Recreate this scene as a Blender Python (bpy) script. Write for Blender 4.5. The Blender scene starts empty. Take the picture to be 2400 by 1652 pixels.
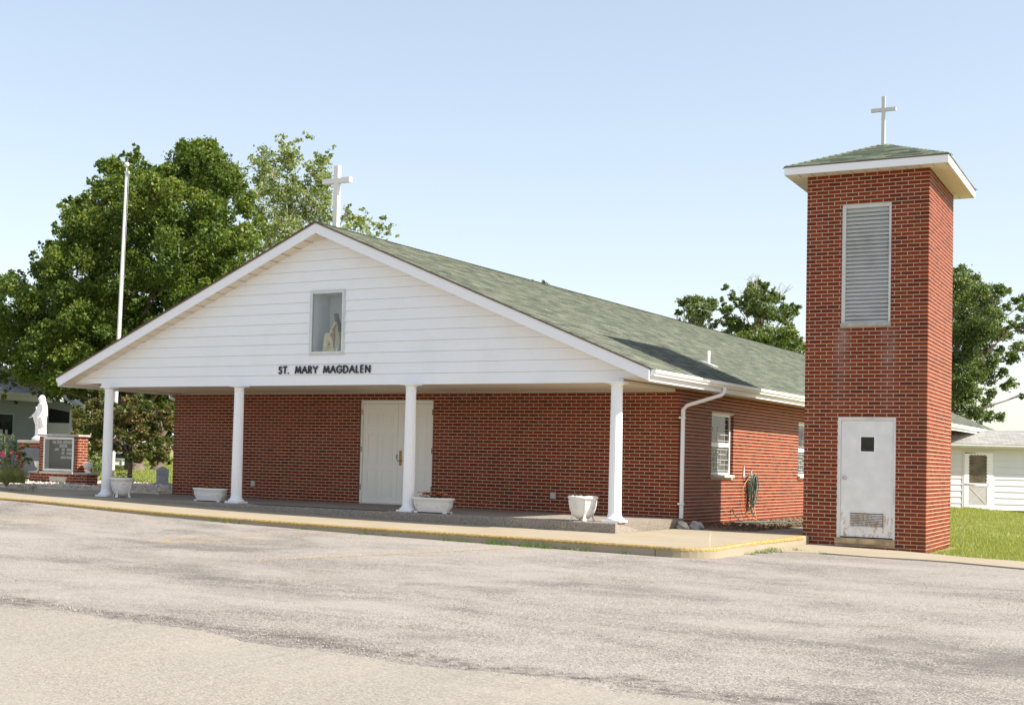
import bpy, bmesh, math, random
import numpy as np
from mathutils import Vector, Matrix

random.seed(7)
rng = np.random.default_rng(7)
SC = bpy.context.scene
COL = SC.collection
R = math.radians

# ------------------------------------------------------------------ camera
CAM = np.array([9.16038729, -24.6520631, 1.10114346])
YAW, PITCH, ROLL, FPX = -0.584668504, 0.0358610041, 0.0256528573, 3224.3265
PPX, PPY = -359.85, 130.40


def cam_axes():
    f = np.array([math.sin(YAW) * math.cos(PITCH), math.cos(YAW) * math.cos(PITCH), math.sin(PITCH)])
    r = np.array([math.cos(YAW), -math.sin(YAW), 0.0])
    u = np.cross(r, f)
    return r * math.cos(ROLL) + u * math.sin(ROLL), -r * math.sin(ROLL) + u * math.cos(ROLL), f


AXR, AXU, AXF = cam_axes()
cd = bpy.data.cameras.new('camera')
cam = bpy.data.objects.new('camera', cd)
COL.objects.link(cam)
cam.matrix_world = Matrix(((AXR[0], AXU[0], -AXF[0], CAM[0]), (AXR[1], AXU[1], -AXF[1], CAM[1]),
                           (AXR[2], AXU[2], -AXF[2], CAM[2]), (0, 0, 0, 1)))
cd.sensor_width = 36.0
cd.lens = FPX / 2400 * 36
cd.shift_x = -PPX / 2400
cd.shift_y = PPY / 2400
cd.clip_start = 0.1
cd.clip_end = 5000
SC.camera = cam

# ------------------------------------------------------------------ light
SUN_DIR = Vector((1.0, 0.16, 0.93)).normalized()
SUN_EL = math.asin(SUN_DIR.z)
SUN_AZ = math.atan2(SUN_DIR.x, SUN_DIR.y)          # measured from +Y towards +X
world = bpy.data.worlds.new('World')
SC.world = world
world.use_nodes = True
wn = world.node_tree
wn.nodes.clear()
sky = wn.nodes.new('ShaderNodeTexSky')
sky.sky_type = 'NISHITA'
sky.sun_disc = False
sky.sun_elevation = SUN_EL
sky.sun_rotation = SUN_AZ
sky.altitude = 0
sky.air_density = 1.0
sky.dust_density = 0.8
sky.ozone_density = 1.0
bg = wn.nodes.new('ShaderNodeBackground')
bg.inputs['Strength'].default_value = 0.125
wo = wn.nodes.new('ShaderNodeOutputWorld')
hs_ = wn.nodes.new('ShaderNodeHueSaturation')
hs_.inputs['Saturation'].default_value = 0.95
wn.links.new(sky.outputs[0], hs_.inputs['Color'])
tint = wn.nodes.new('ShaderNodeMix')
tint.data_type = 'RGBA'
tint.blend_type = 'MULTIPLY'
tint.inputs[0].default_value = 1.0
tint.inputs[7].default_value = (1.0, .97, .96, 1)
gam = wn.nodes.new('ShaderNodeGamma')          # flattens the gradient: even summer haze
gam.inputs['Gamma'].default_value = 0.62
wn.links.new(hs_.outputs[0], gam.inputs['Color'])
wn.links.new(gam.outputs[0], tint.inputs[6])
wn.links.new(tint.outputs[2], bg.inputs['Color'])
wn.links.new(bg.outputs[0], wo.inputs['Surface'])
sl = bpy.data.lights.new('sun', 'SUN')
sl.energy = 2.85
sl.angle = R(0.55)
sl.color = (1.0, 0.94, 0.84)
sun = bpy.data.objects.new('sun', sl)
COL.objects.link(sun)
sun.rotation_mode = 'QUATERNION'
sun.rotation_quaternion = SUN_DIR.to_track_quat('Z', 'Y')
SC.view_settings.view_transform = 'Standard'
SC.view_settings.look = 'None'
SC.view_settings.gamma = 1.0
SC.view_settings.use_curve_mapping = False
SC.view_settings.exposure = 1.67
SC.render.engine = 'CYCLES'
SC.cycles.max_bounces = 10
SC.cycles.diffuse_bounces = 6


# ------------------------------------------------------------------ helpers
def at(px, py, depth):
    d = AXF + AXR * (px - 1200 - PPX) / FPX - AXU * (py - 826 - PPY) / FPX
    return CAM + d * depth


XS = [-60, -40, -20, -17, -15, -13, -11, -9.5, -8, -6.4, -3.5, 0, 3, 30]
ZS = [.6, .45, .28, .235, .2, .145, .115, .07, .03, 0, -.033, -.045, -.065, -.12]


def hw(x, y=0.0):
    """top of the concrete walk"""
    return float(np.interp(x, XS, ZS)) - .01 * min(2.6, max(0, -3.2 - y))


def kh(x):
    return float(np.interp(x, [-13, 0, 2, 4], [.03, .13, .135, .175]))


def hl(x, y):
    """top of the parking lot"""
    return hw(x, -6) - kh(x) - .015 * max(0, -5 - y)


def tag(o, label=None, cat=None, group=None, kind=None):
    for k, v in (('label', label), ('category', cat), ('group', group), ('kind', kind)):
        if v:
            o[k] = v
    return o


def thing(name, label, cat, loc=(0, 0, 0), rz=0.0, group=None):
    o = bpy.data.objects.new(name, None)
    COL.objects.link(o)
    o.empty_display_size = .2
    o.location = loc
    o.rotation_euler = (0, 0, rz)
    return tag(o, label, cat, group)


def link(name, me, mat=None, parent=None):
    o = bpy.data.objects.new(name, me)
    COL.objects.link(o)
    if mat is not None and not me.materials:
        me.materials.append(mat)
    if parent is not None:
        o.parent = parent
    return o


class MB:
    """collects polygons, builds one mesh object"""

    def __init__(s):
        s.v = []
        s.f = []
        s.r = []
        s.sm = []

    def add(s, vs, fs, rnd=None, smooth=False):
        n = len(s.v)
        s.v.extend([tuple(map(float, p)) for p in vs])
        rr = random.random() if rnd is None else rnd
        for f in fs:
            s.f.append(tuple(i + n for i in f))
            s.r.append(rr)
            s.sm.append(smooth)

    def box(s, a, b, rnd=None):
        x0, y0, z0 = min(a[0], b[0]), min(a[1], b[1]), min(a[2], b[2])
        x1, y1, z1 = max(a[0], b[0]), max(a[1], b[1]), max(a[2], b[2])
        s.add([(x0, y0, z0), (x1, y0, z0), (x1, y1, z0), (x0, y1, z0), (x0, y0, z1), (x1, y0, z1), (x1, y1, z1), (x0, y1, z1)],
              [(0, 3, 2, 1), (4, 5, 6, 7), (0, 1, 5, 4), (1, 2, 6, 5), (2, 3, 7, 6), (3, 0, 4, 7)], rnd)

    def hexa(s, v8, rnd=None):
        s.add(v8, [(0, 3, 2, 1), (4, 5, 6, 7), (0, 1, 5, 4), (1, 2, 6, 5), (2, 3, 7, 6), (3, 0, 4, 7)], rnd)

    def prism(s, pts, vec, rnd=None):
        """polygon pts (3d) extruded by vec"""
        n = len(pts)
        q = [tuple(np.array(p, float) + np.array(vec, float)) for p in pts]
        s.add(list(pts) + q, [tuple(range(n))[::-1], tuple(range(n, 2 * n))] + [(i, (i + 1) % n, n + (i + 1) % n, n + i) for i in range(n)], rnd)

    def tube(s, path, rad, n=8, rnd=None, caps=True):
        P = [np.array(p, float) for p in path]
        m = len(P)
        rads = [rad] * m if np.isscalar(rad) else list(rad)
        vs, fs = [], []
        a = None
        for i in range(m):
            t = P[min(i + 1, m - 1)] - P[max(i - 1, 0)]
            t = t / (np.linalg.norm(t) + 1e-9)
            if a is None:
                a = np.cross(t, [0, 0, 1.0])
                if np.linalg.norm(a) < .1:
                    a = np.cross(t, [0, 1.0, 0])
            a = a - t * (a @ t)
            a = a / (np.linalg.norm(a) + 1e-9)
            b = np.cross(t, a)
            for k in range(n):
                w = 2 * math.pi * k / n
                vs.append(P[i] + rads[i] * (a * math.cos(w) + b * math.sin(w)))
        for i in range(m - 1):
            for k in range(n):
                fs.append((i * n + k, i * n + (k + 1) % n, (i + 1) * n + (k + 1) % n, (i + 1) * n + k))
        s.add(vs, fs, rnd, True)
        if caps:
            s.add(vs[:n], [tuple(range(n))[::-1]], rnd)
            s.add(vs[-n:], [tuple(range(n))], rnd)

    def lathe(s, prof, c=(0, 0, 0), n=24, sx=1.0, sy=1.0, rnd=None, mod=None, smooth=True):
        """prof: (r, z) list bottom to top; mod(angle, i) scales the radius"""
        vs, fs = [], []
        for i, (r, z) in enumerate(prof):
            for k in range(n):
                w = 2 * math.pi * k / n
                q = r * (mod(w, i) if mod else 1)
                vs.append((c[0] + q * sx * math.cos(w), c[1] + q * sy * math.sin(w), c[2] + z))
        for i in range(len(prof) - 1):
            for k in range(n):
                fs.append((i * n + k, i * n + (k + 1) % n, (i + 1) * n + (k + 1) % n, (i + 1) * n + k))
        s.add(vs, fs, rnd, smooth)
        s.add(vs[:n], [tuple(range(n))[::-1]], rnd)
        s.add(vs[-n:], [tuple(range(n))], rnd)

    def ball(s, c, r, n=12, sx=1, sy=1, sz=1, rnd=None):
        pr = [(max(1e-4, math.sin(math.pi * i / n)) * r, -math.cos(math.pi * i / n) * r * sz) for i in range(n + 1)]
        s.lathe(pr, c, max(8, int(n * 1.5)), sx, sy, rnd)

    def build(s, name, mat=None, parent=None, mats=None):
        me = bpy.data.meshes.new(name)
        me.from_pydata(s.v, [], s.f)
        at_ = me.attributes.new('rnd', 'FLOAT', 'FACE')
        at_.data.foreach_set('value', np.array(s.r, np.float32))
        me.polygons.foreach_set('use_smooth', np.array(s.sm, bool))
        me.update()
        return link(name, me, mat, parent)


def bevel(o, w=.006, seg=2):
    m = o.modifiers.new('bevel', 'BEVEL')
    m.width = w
    m.segments = seg
    m.limit_method = 'ANGLE'
    return o


# ------------------------------------------------------------------ materials
class NT:
    def __init__(s, name):
        s.m = bpy.data.materials.new(name)
        s.m.use_nodes = True
        s.t = s.m.node_tree
        s.b = s.t.nodes['Principled BSDF']
        s.out = s.t.nodes['Material Output']

    def n(s, typ, **kw):
        o = s.t.nodes.new(typ)
        for k, v in kw.items():
            if k in o.inputs:
                o.inputs[k].default_value = v
            else:
                setattr(o, k, v)
        return o

    def l(s, a, b):
        s.t.links.new(a, b)

    def coord(s, kind='Object', scale=None):
        tc = s.n('ShaderNodeTexCoord')
        if scale is None:
            return tc.outputs[kind]
        mp = s.n('ShaderNodeMapping')
        mp.inputs['Scale'].default_value = scale
        s.l(tc.outputs[kind], mp.inputs['Vector'])
        return mp.outputs[0]

    def noise(s, vec, scale, detail=4, rough=.55, dist=0):
        o = s.n('ShaderNodeTexNoise')
        o.inputs['Scale'].default_value = scale
        o.inputs['Detail'].default_value = detail
        o.inputs['Roughness'].default_value = rough
        o.inputs['Distortion'].default_value = dist
        s.l(vec, o.inputs['Vector'])
        return o.outputs['Fac']

    def ramp(s, fac, stops):
        o = s.n('ShaderNodeValToRGB')
        el = o.color_ramp.elements
        while len(el) < len(stops):
            el.new(.5)
        for e, (p, c) in zip(el, stops):
            e.position = p
            e.color = (*c, 1) if len(c) == 3 else c
        s.l(fac, o.inputs[0])
        return o.outputs[0]

    def mix(s, fac, a, b, mode='MIX'):
        o = s.n('ShaderNodeMix', data_type='RGBA', blend_type=mode)
        for v, i in ((fac, 0), (a, 6), (b, 7)):
            if hasattr(v, 'links'):
                s.l(v, o.inputs[i])
            elif i == 0:
                o.inputs[0].default_value = v
            else:
                o.inputs[i].default_value = (*v, 1)
        return o.outputs[2]

    def math(s, op, a, b=0.0, clamp=False):
        o = s.n('ShaderNodeMath', operation=op)
        o.use_clamp = clamp
        for v, i in ((a, 0), (b, 1)):
            if hasattr(v, 'links'):
                s.l(v, o.inputs[i])
            else:
                o.inputs[i].default_value = v
        return o.outputs[0]

    def bump(s, h, strength=.4, dist=.01):
        o = s.n('ShaderNodeBump')
        o.inputs['Strength'].default_value = strength
        o.inputs['Distance'].default_value = dist
        s.l(h, o.inputs['Height'])
        s.l(o.outputs[0], s.b.inputs['Normal'])

    def base(s, c):
        if hasattr(c, 'links'):
            s.l(c, s.b.inputs['Base Color'])
        else:
            s.b.inputs['Base Color'].default_value = (*c, 1)

    def rough(s, v):
        if hasattr(v, 'links'):
            s.l(v, s.b.inputs['Roughness'])
        else:
            s.b.inputs['Roughness'].default_value = v


def sc3(c, k):
    return tuple(min(1, x * k) for x in c)


def mat_basic(name, col, rough=.6, var=.08, scale=3.0, metal=0, bump=0.0, bscale=60, spec=None):
    t = NT(name)
    v = t.coord()
    f = t.noise(v, scale, 5)
    t.base(t.ramp(f, [(.3, sc3(col, 1 - var)), (.7, sc3(col, 1 + var))]))
    t.rough(rough)
    t.b.inputs['Metallic'].default_value = metal
    if spec is not None:
        t.b.inputs['Specular IOR Level'].default_value = spec
    if bump:
        t.bump(t.noise(v, bscale, 3), bump, .004)
    return t.m


def salt(t, pos, c):
    """pale salt runs in the masonry below the two corners of the louvre sill, damp grime near the ground"""
    sx = t.n('ShaderNodeSeparateXYZ')
    t.l(pos, sx.inputs[0])
    masks = None
    for xc in (2.94, 3.71):
        dx_ = t.math('ABSOLUTE', t.math('SUBTRACT', sx.outputs['X'], xc))
        m1 = t.ramp(dx_, [(.02, (1, 1, 1)), (.17, (0, 0, 0))])
        masks = m1 if masks is None else t.mix(1.0, masks, m1, 'ADD')
    zz_ = t.math('MULTIPLY', t.math('ADD', sx.outputs['Z'], -1.9), .59)      # 1.9 .. 3.6 -> 0 .. 1
    m2 = t.ramp(zz_, [(.0, (0, 0, 0)), (.45, (.25, .25, .25)), (.96, (.75, .75, .75)), (1.0, (0, 0, 0))])
    n_ = t.ramp(t.noise(pos, 5, 5), [(.35, (.25, .25, .25)), (.65, (1, 1, 1))])
    m_ = t.mix(1.0, t.mix(1.0, masks, m2, 'MULTIPLY'), n_, 'MULTIPLY')
    c = t.mix(t.math('MULTIPLY', m_, .6), c, (.42, .34, .30))
    low = t.ramp(t.math('ADD', sx.outputs['Z'], .3), [(.0, (.75, .75, .75)), (.45, (0, 0, 0))])
    g_ = t.ramp(t.noise(pos, 3.2, 6), [(.45, (0, 0, 0)), (.7, (.8, .8, .8))])
    return t.mix(t.mix(1.0, low, g_, 'MULTIPLY'), c, (.16, .10, .075))


def mat_brick(name, src):
    t = NT(name)
    if src == 'obj':
        f = t.n('ShaderNodeObjectInfo').outputs['Random']
    else:
        f = t.n('ShaderNodeAttribute', attribute_name='rnd').outputs['Fac']
    c = t.ramp(f, [(0, (.10, .017, .006)), (.2, (.165, .026, .008)), (.6, (.205, .033, .009)), (.85, (.245, .044, .013)), (1, (.12, .021, .008))])
    g = t.coord('Object')
    gn = t.n('ShaderNodeNewGeometry').outputs['Position']
    d = t.noise(gn, 35, 4)
    c = t.mix(t.math('MULTIPLY', d, .35), c, (.23, .045, .014))
    lg = t.noise(gn, 1.1, 4)
    c = t.mix(t.ramp(lg, [(.62, (0, 0, 0)), (.85, (.28, .28, .28))]), c, (.25, .055, .02))
    c = salt(t, gn, c)
    t.base(c)
    t.b.inputs['Specular IOR Level'].default_value = .10
    t.rough(t.math('ADD', t.math('MULTIPLY', d, .25), .42))
    t.bump(t.noise(gn, 140, 2), .25, .002)
    return t.m


def mat_mortar():
    t = NT('mortar')
    v = t.n('ShaderNodeNewGeometry').outputs['Position']
    c = t.ramp(t.noise(v, 2.5, 5), [(.3, (.46, .385, .29)), (.7, (.58, .49, .38))])
    c = salt(t, v, c)
    t.base(c)
    t.rough(.95)
    t.bump(t.noise(v, 220, 2), .4, .002)
    return t.m


def mat_shingle(name, src, cols, wear=(.20, .20, .165)):
    t = NT(name)
    if src == 'obj':
        f = t.n('ShaderNodeObjectInfo').outputs['Random']
    else:
        f = t.n('ShaderNodeAttribute', attribute_name='rnd').outputs['Fac']
    c = t.ramp(f, [(0, cols[0]), (.35, cols[1]), (.7, cols[2]), (1, cols[3])])
    v = t.n('ShaderNodeNewGeometry').outputs['Position']
    gr = t.noise(v, 260, 2)
    c = t.mix(t.ramp(gr, [(.4, (.0, .0, .0)), (.75, (.45, .45, .45))]), c, wear)
    st = t.noise(v, .6, 5)
    c = t.mix(t.ramp(st, [(.45, (0, 0, 0)), (.8, (.15, .15, .15))]), c, wear)
    t.base(c)
    t.rough(.95)
    t.bump(gr, .5, .003)
    return t.m


def mat_white(name, col=(.80, .80, .79), rough=.5, dirt=.12, grime=(.45, .42, .36)):
    t = NT(name)
    v = t.n('ShaderNodeNewGeometry').outputs['Position']
    a = t.noise(v, 1.7, 6, .6)
    b = t.noise(v, 28, 4)
    c = t.ramp(b, [(.3, sc3(col, .97)), (.7, col)])
    c = t.mix(t.ramp(a, [(.5, (0, 0, 0)), (.85, (dirt * 2,) * 3)]), c, grime)
    t.base(c)
    t.rough(rough)
    return t.m


def mat_concrete(name, c0, c1, speck=.25, sscale=160, bump=.5):
    t = NT(name)
    v = t.n('ShaderNodeNewGeometry').outputs['Position']
    a = t.noise(v, .9, 7, .62)
    c = t.ramp(a, [(.3, c0), (.7, c1)])
    s_ = t.noise(v, sscale, 3, .6)
    c = t.mix(t.ramp(s_, [(.52, (0, 0, 0)), (.72, (speck,) * 3)]), c, sc3(c0, .35))
    c = t.mix(t.ramp(t.noise(v, 6, 6), [(.55, (0, 0, 0)), (.8, (.25, .25, .25))]), c, sc3(c0, .6))
    t.base(c)
    t.rough(.95)
    t.bump(s_, bump, .004)
    return t.m


def mat_aggregate(name, pal, patch=None):
    """exposed stone chips in binder: per-chip colours from voronoi cells"""
    t = NT(name)
    v = t.n('ShaderNodeNewGeometry').outputs['Position']
    vo = t.n('ShaderNodeTexVoronoi')
    vo.inputs['Scale'].default_value = pal['scale']
    t.l(v, vo.inputs['Vector'])
    sep = t.n('ShaderNodeSeparateColor')
    t.l(vo.outputs['Color'], sep.inputs[0])
    chips = t.ramp(sep.outputs[0], pal['chips'])
    binder = pal['binder']
    edge = t.ramp(vo.outputs['Distance'], [(.35, (0, 0, 0)), (.75, (1, 1, 1))])
    c = t.mix(t.math('MULTIPLY', edge, pal.get('edge', .6)), chips, binder)
    if patch:
        # streaky bare patches where the binder shows, and paler dusty patches
        sv = t.n('ShaderNodeMapping')
        sv.inputs['Rotation'].default_value = (0, 0, R(patch.get('rot', -20)))
        sv.inputs['Scale'].default_value = patch.get('stretch', (1, 1, 1))
        t.l(v, sv.inputs['Vector'])
        a = t.noise(sv.outputs[0], patch['s1'], 14, .72, .8)
        a2 = t.noise(v, patch['s1'] * 7, 8, .7, .4)
        chipr = t.math('MULTIPLY', t.math('SUBTRACT', sep.outputs[1], .5), patch.get('chip', .22))
        a = t.math('ADD', t.math('ADD', a, chipr), t.math('MULTIPLY', t.math('SUBTRACT', a2, .5), .28))
        c = t.mix(t.ramp(a, [(patch['lo'], (0, 0, 0)), (patch['hi'], (patch['amt'],) * 3)]), c, patch['dark'])
        b = t.noise(sv.outputs[0], patch['s1'] * 1.9, 7, .6, .3)
        c = t.mix(t.ramp(b, [(.48, (0, 0, 0)), (.68, (patch['pamt'],) * 3)]), c, patch['pale'])
        if 'band' in patch:
            sx = t.n('ShaderNodeSeparateXYZ')
            t.l(v, sx.inputs[0])
            y = t.math('ADD', sx.outputs['Y'], patch['band'])
            wob = t.math('MULTIPLY', t.math('SUBTRACT', t.noise(v, 1.6, 5), .5), 1.1)
            y = t.math('ABSOLUTE', t.math('ADD', y, wob))
            m_ = t.ramp(y, [(.05, (.92, .92, .92)), (.26, (0, 0, 0))])
            fine = t.ramp(t.noise(v, 9, 5), [(.4, (.15, .15, .15)), (.62, (1, 1, 1))])
            c = t.mix(t.mix(1.0, m_, fine, 'MULTIPLY'), c, patch['banddark'])
    t.base(c)
    t.rough(.95)
    t.bump(vo.outputs['Distance'], pal.get('bump', .5), .006)
    return t.m


def mat_leaf(name, cols, trans=.35):
    t = NT(name)
    f = t.n('ShaderNodeAttribute', attribute_name='rnd').outputs['Fac']
    c = t.ramp(f, [(i / (len(cols) - 1), k) for i, k in enumerate(cols)])
    t.base(c)
    t.rough(.55)
    t.b.inputs['Specular IOR Level'].default_value = .35
    tr = t.n('ShaderNodeBsdfTranslucent')
    br = t.mix(1.0, c, (1.6, 1.7, .8), 'MULTIPLY')
    t.l(br, tr.inputs['Color'])
    mx = t.n('ShaderNodeMixShader')
    mx.inputs[0].default_value = trans
    t.l(t.b.outputs[0], mx.inputs[1])
    t.l(tr.outputs[0], mx.inputs[2])
    t.l(mx.outputs[0], t.out.inputs['Surface'])
    return t.m


def mat_paintline(name, col, keep=(.40, .60)):
    """worn paint: real gaps where the paint has gone"""
    t = NT(name)
    v = t.n('ShaderNodeNewGeometry').outputs['Position']
    t.base(t.ramp(t.noise(v, 8, 4), [(.3, sc3(col, .85)), (.7, col)]))
    t.rough(.8)
    tr = t.n('ShaderNodeBsdfTransparent')
    mx = t.n('ShaderNodeMixShader')
    f = t.ramp(t.noise(v, 26, 6, .7), [(keep[0], (0, 0, 0)), (keep[1], (1, 1, 1))])
    t.l(f, mx.inputs[0])
    t.l(tr.outputs[0], mx.inputs[1])
    t.l(t.b.outputs[0], mx.inputs[2])
    t.l(mx.outputs[0], t.out.inputs['Surface'])
    return t.m


def mat_glass(name, col=(.03, .035, .035), rough=.08):
    t = NT(name)
    v = t.n('ShaderNodeNewGeometry').outputs['Position']
    t.base(t.ramp(t.noise(v, 5, 5), [(.35, sc3(col, .6)), (.7, sc3(col, 1.9))]))
    t.rough(rough)
    t.b.inputs['Specular IOR Level'].default_value = .35
    t.bump(t.noise(v, 3, 2), .05, .01)
    return t.m


def mat_rusty_white(name, z_rust, x=None):
    """white painted steel door with rust runs near its foot (object space, z up)"""
    t = NT(name)
    v = t.coord('Object')
    sx = t.n('ShaderNodeSeparateXYZ')
    t.l(v, sx.inputs[0])
    st = t.coord('Object', (7, 7, 2.6))
    n1 = t.noise(st, 2.6, 8, .72, .4)
    low = t.ramp(sx.outputs['Z'], [(0.22, (1, 1, 1)), (z_rust, (.55, .55, .55)), (z_rust + .06, (0, 0, 0))])
    lo_, hi_ = x or (.50, .61)
    sp = t.ramp(n1, [(lo_, (0, 0, 0)), (hi_, (.95, .95, .95))])
    m_ = t.mix(1.0, low, sp, 'MULTIPLY')
    paint = t.ramp(t.noise(v, 4, 6), [(.35, (.70, .70, .70)), (.7, (.80, .80, .80))])
    rust = t.ramp(t.noise(v, 40, 3), [(.35, (.34, .16, .045)), (.65, (.52, .33, .12))])
    t.base(t.mix(m_, paint, rust))
    t.rough(.45)
    return t.m


M = {}
M['brick_o'] = mat_brick('brick_single', 'obj')
M['brick_a'] = mat_brick('brick_courses', 'att')
M['mortar'] = mat_mortar()
GREEN = [(.04, .052, .036), (.08, .095, .064), (.115, .13, .088), (.18, .192, .138)]
M['sh_o'] = mat_shingle('shingle_single', 'obj', GREEN)
M['sh_a'] = mat_shingle('shingle_courses', 'att', GREEN)
GREENT = [(.035, .055, .035), (.09, .12, .075), (.14, .17, .11), (.22, .26, .17)]
M['sh_t'] = mat_shingle('shingle_tower', 'obj', GREENT)
GREY = [(.30, .29, .27), (.36, .35, .33), (.42, .41, .38), (.27, .26, .25)]
M['sh_grey'] = mat_shingle('shingle_grey', 'att', GREY, (.48, .47, .44))
M['white'] = mat_white('white_siding', (.87, .88, .90), .5, .06)
M['trim'] = mat_white('white_trim', (.87, .87, .89), .45, .05)
M['column'] = mat_white('column_white', (.88, .88, .89), .4, .04)
M['soffit'] = mat_white('soffit_cream', (.74, .66, .53), .55, .1)
M['gutter'] = mat_white('gutter_white', (.80, .78, .73), .35, .12)
M['door'] = mat_white('door_cream', (.88, .86, .80), .4, .05)
M['aggr'] = mat_aggregate('porch_aggregate', dict(scale=95, chips=[(0, (.13, .105, .085)), (.4, (.27, .23, .19)), (.75, (.36, .315, .265)), (1, (.46, .42, .36))], binder=(.22, .19, .155), edge=.5, bump=.6))
M['walk'] = mat_concrete('walk_concrete', (.31, .255, .175), (.37, .31, .225), .2, 220, .3)
M['kerbc'] = mat_concrete('kerb_concrete', (.24, .205, .14), (.32, .28, .20), .35, 120, .6)
M['lot'] = mat_aggregate('lot_chipseal', dict(scale=74, chips=[(0, (.10, .085, .073)), (.2, (.22, .193, .168)), (.6, (.325, .288, .252)), (1, (.43, .392, .352))], binder=(.26, .23, .20), edge=.55, bump=.55),
                         dict(s1=.26, lo=.475, hi=.63, amt=.86, dark=(.095, .082, .072), pamt=.6, pale=(.35, .312, .272), rot=-8, stretch=(.75, 1.25, 1), band=15.45, banddark=(.09, .075, .065)))
M['road'] = mat_aggregate('road_chipseal', dict(scale=70, chips=[(0, (.18, .16, .13)), (.3, (.255, .225, .185)), (.7, (.30, .268, .222)), (1, (.37, .335, .285))], binder=(.26, .23, .187), edge=.5, bump=.25),
                          dict(s1=.35, lo=.56, hi=.78, amt=.3, dark=(.215, .19, .155), pamt=.35, pale=(.32, .288, .242), rot=0, stretch=(.5, 1.6, 1)))
M['yellow'] = mat_paintline('yellow_paint', (.50, .34, .10), (.38, .54))
M['line'] = mat_paintline('faded_line_paint', (.52, .38, .20), (.40, .58))
M['grassg'] = mat_concrete('lawn_soil', (.17, .19, .05), (.29, .28, .10), .3, 40, .6)
M['soil'] = mat_basic('dark_soil', (.06, .045, .03), .95, .3, 20, bump=.6)
M['mulch'] = mat_basic('mulch', (.20, .13, .075), .95, .35, 25, bump=.8, bscale=90)
M['stone'] = mat_basic('sill_stone', (.55, .50, .42), .85, .12, 8, bump=.3)
M['capstone'] = mat_basic('cap_stone', (.42, .38, .34), .9, .22, 9, bump=.4)
M['alu'] = mat_basic('pale_aluminium', (.62, .63, .62), .4, .06, 5, metal=.35)
M['greyframe'] = mat_basic('grey_frame', (.50, .52, .50), .5, .08, 8)
M['brass'] = mat_basic('old_brass', (.30, .19, .06), .35, .15, 20, metal=.8)
M['steel'] = mat_basic('steel', (.55, .55, .55), .25, .05, 5, metal=.9)
M['black'] = mat_basic('black', (.02, .02, .02), .5, .2, 8)
M['darkm'] = mat_basic('dark_rubber', (.045, .04, .035), .8, .2, 9)
M['glass'] = mat_glass('dark_glass', (.02, .024, .024))
M['glass2'] = mat_glass('leaded_glass', (.045, .05, .048), .22)
M['lead'] = mat_basic('lead_came', (.50, .49, .46), .5, .1, 20)
M['louver'] = mat_white('weathered_louver', (.60, .60, .58), .7, .35, (.28, .26, .24))
M['cross'] = mat_white('cross_paint', (.78, .76, .72), .5, .06)
M['cross2'] = mat_white('tower_cross_paint', (.62, .60, .56), .5, .1)
M['rustdoor'] = mat_rusty_white('rusty_white_door', .62)
M['rustvent'] = mat_rusty_white('rusty_vent_slats', .72, (.42, .54))
M['rustsill'] = mat_basic('rust_stained_sill', (.42, .31, .18), .85, .4, 6)
M['plant_c'] = mat_white('planter_white', (.78, .76, .73), .6, .12, (.5, .47, .42))
M['statue'] = mat_white('statue_white', (.84, .83, .82), .5, .04)
M['bark'] = mat_basic('bark', (.17, .13, .10), .95, .35, 7, bump=.9, bscale=22)
M['bark_pale'] = mat_basic('pale_bark', (.38, .34, .28), .95, .25, 7, bump=.6, bscale=22)
M['grave'] = mat_basic('grey_marble', (.36, .37, .39), .7, .2, 14, bump=.2)
M['slate'] = mat_basic('slate_plaque', (.13, .13, .15), .4, .15, 8)
M['board'] = mat_basic('letter_board', (.035, .033, .035), .7, .15, 10)
M['tile'] = mat_basic('letter_tile', (.55, .53, .52), .6, .06, 10)
M['hose'] = mat_basic('green_hose', (.09, .13, .10), .4, .25, 9)
M['orange'] = mat_basic('orange_cord', (.62, .24, .06), .5, .1, 9)
M['siding_grey'] = mat_white('blue_grey_siding', (.36, .40, .42), .7, .15)
M['metalroof'] = mat_basic('pale_metal_roof', (.72, .69, .70), .5, .08, 3)
M['annexw'] = mat_white('annex_siding', (.68, .69, .72), .7, .08)
M['pole'] = mat_basic('pole_paint', (.74, .72, .70), .35, .06, 3)
M['skin'] = mat_basic('statue_skin', (.55, .38, .28), .6, .06, 8)
M['cream'] = mat_basic('cream_robe', (.62, .54, .34), .65, .12, 12)
M['hair'] = mat_basic('brown_hair', (.16, .07, .04), .6, .2, 15)
M['red'] = mat_basic('red_mantle', (.34, .16, .10), .6, .1, 12)
M['niche'] = mat_basic('niche_back', (.66, .67, .68), .7, .06, 4)
M['pebble'] = mat_basic('pale_pebbles', (.62, .55, .45), .9, .3, 4)
M['chip'] = mat_basic('loose_chips', (.36, .31, .27), .95, .45, 5)
M['rock1'] = mat_basic('pale_rock', (.62, .57, .50), .85, .18, 9, bump=.5, bscale=14)
M['rock2'] = mat_basic('grey_rock', (.36, .35, .35), .85, .22, 9, bump=.6, bscale=14)
M['letter'] = mat_basic('black_letter', (.018, .02, .022), .45, .2, 8)


def fp(name, cols):
    return mat_leaf(name, cols, .15)


# ------------------------------------------------------------------ terrain, lot, road, walk
def ground_z(x, y):
    left = float(np.interp(x, [-60, -20, -16, -13, -12], [.55, .27, .20, .13, .10]))
    right = float(np.interp(x, [-12, 1, 3, 40], [.10, -.10, -.285, -.30]))
    z = left if x < -12 else right
    far = max(0, y - 30)
    z += .010 * min(far, 60) if x < 0 else .002 * far
    if x < -12 and y > 6:
        z += .012 * min(y - 6, 40)
    w = np.clip((-3.0 - y) / 1.6, 0, 1)
    return (1 - w) * z + w * (hl(x, min(y, -5.5)) - .04)


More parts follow.
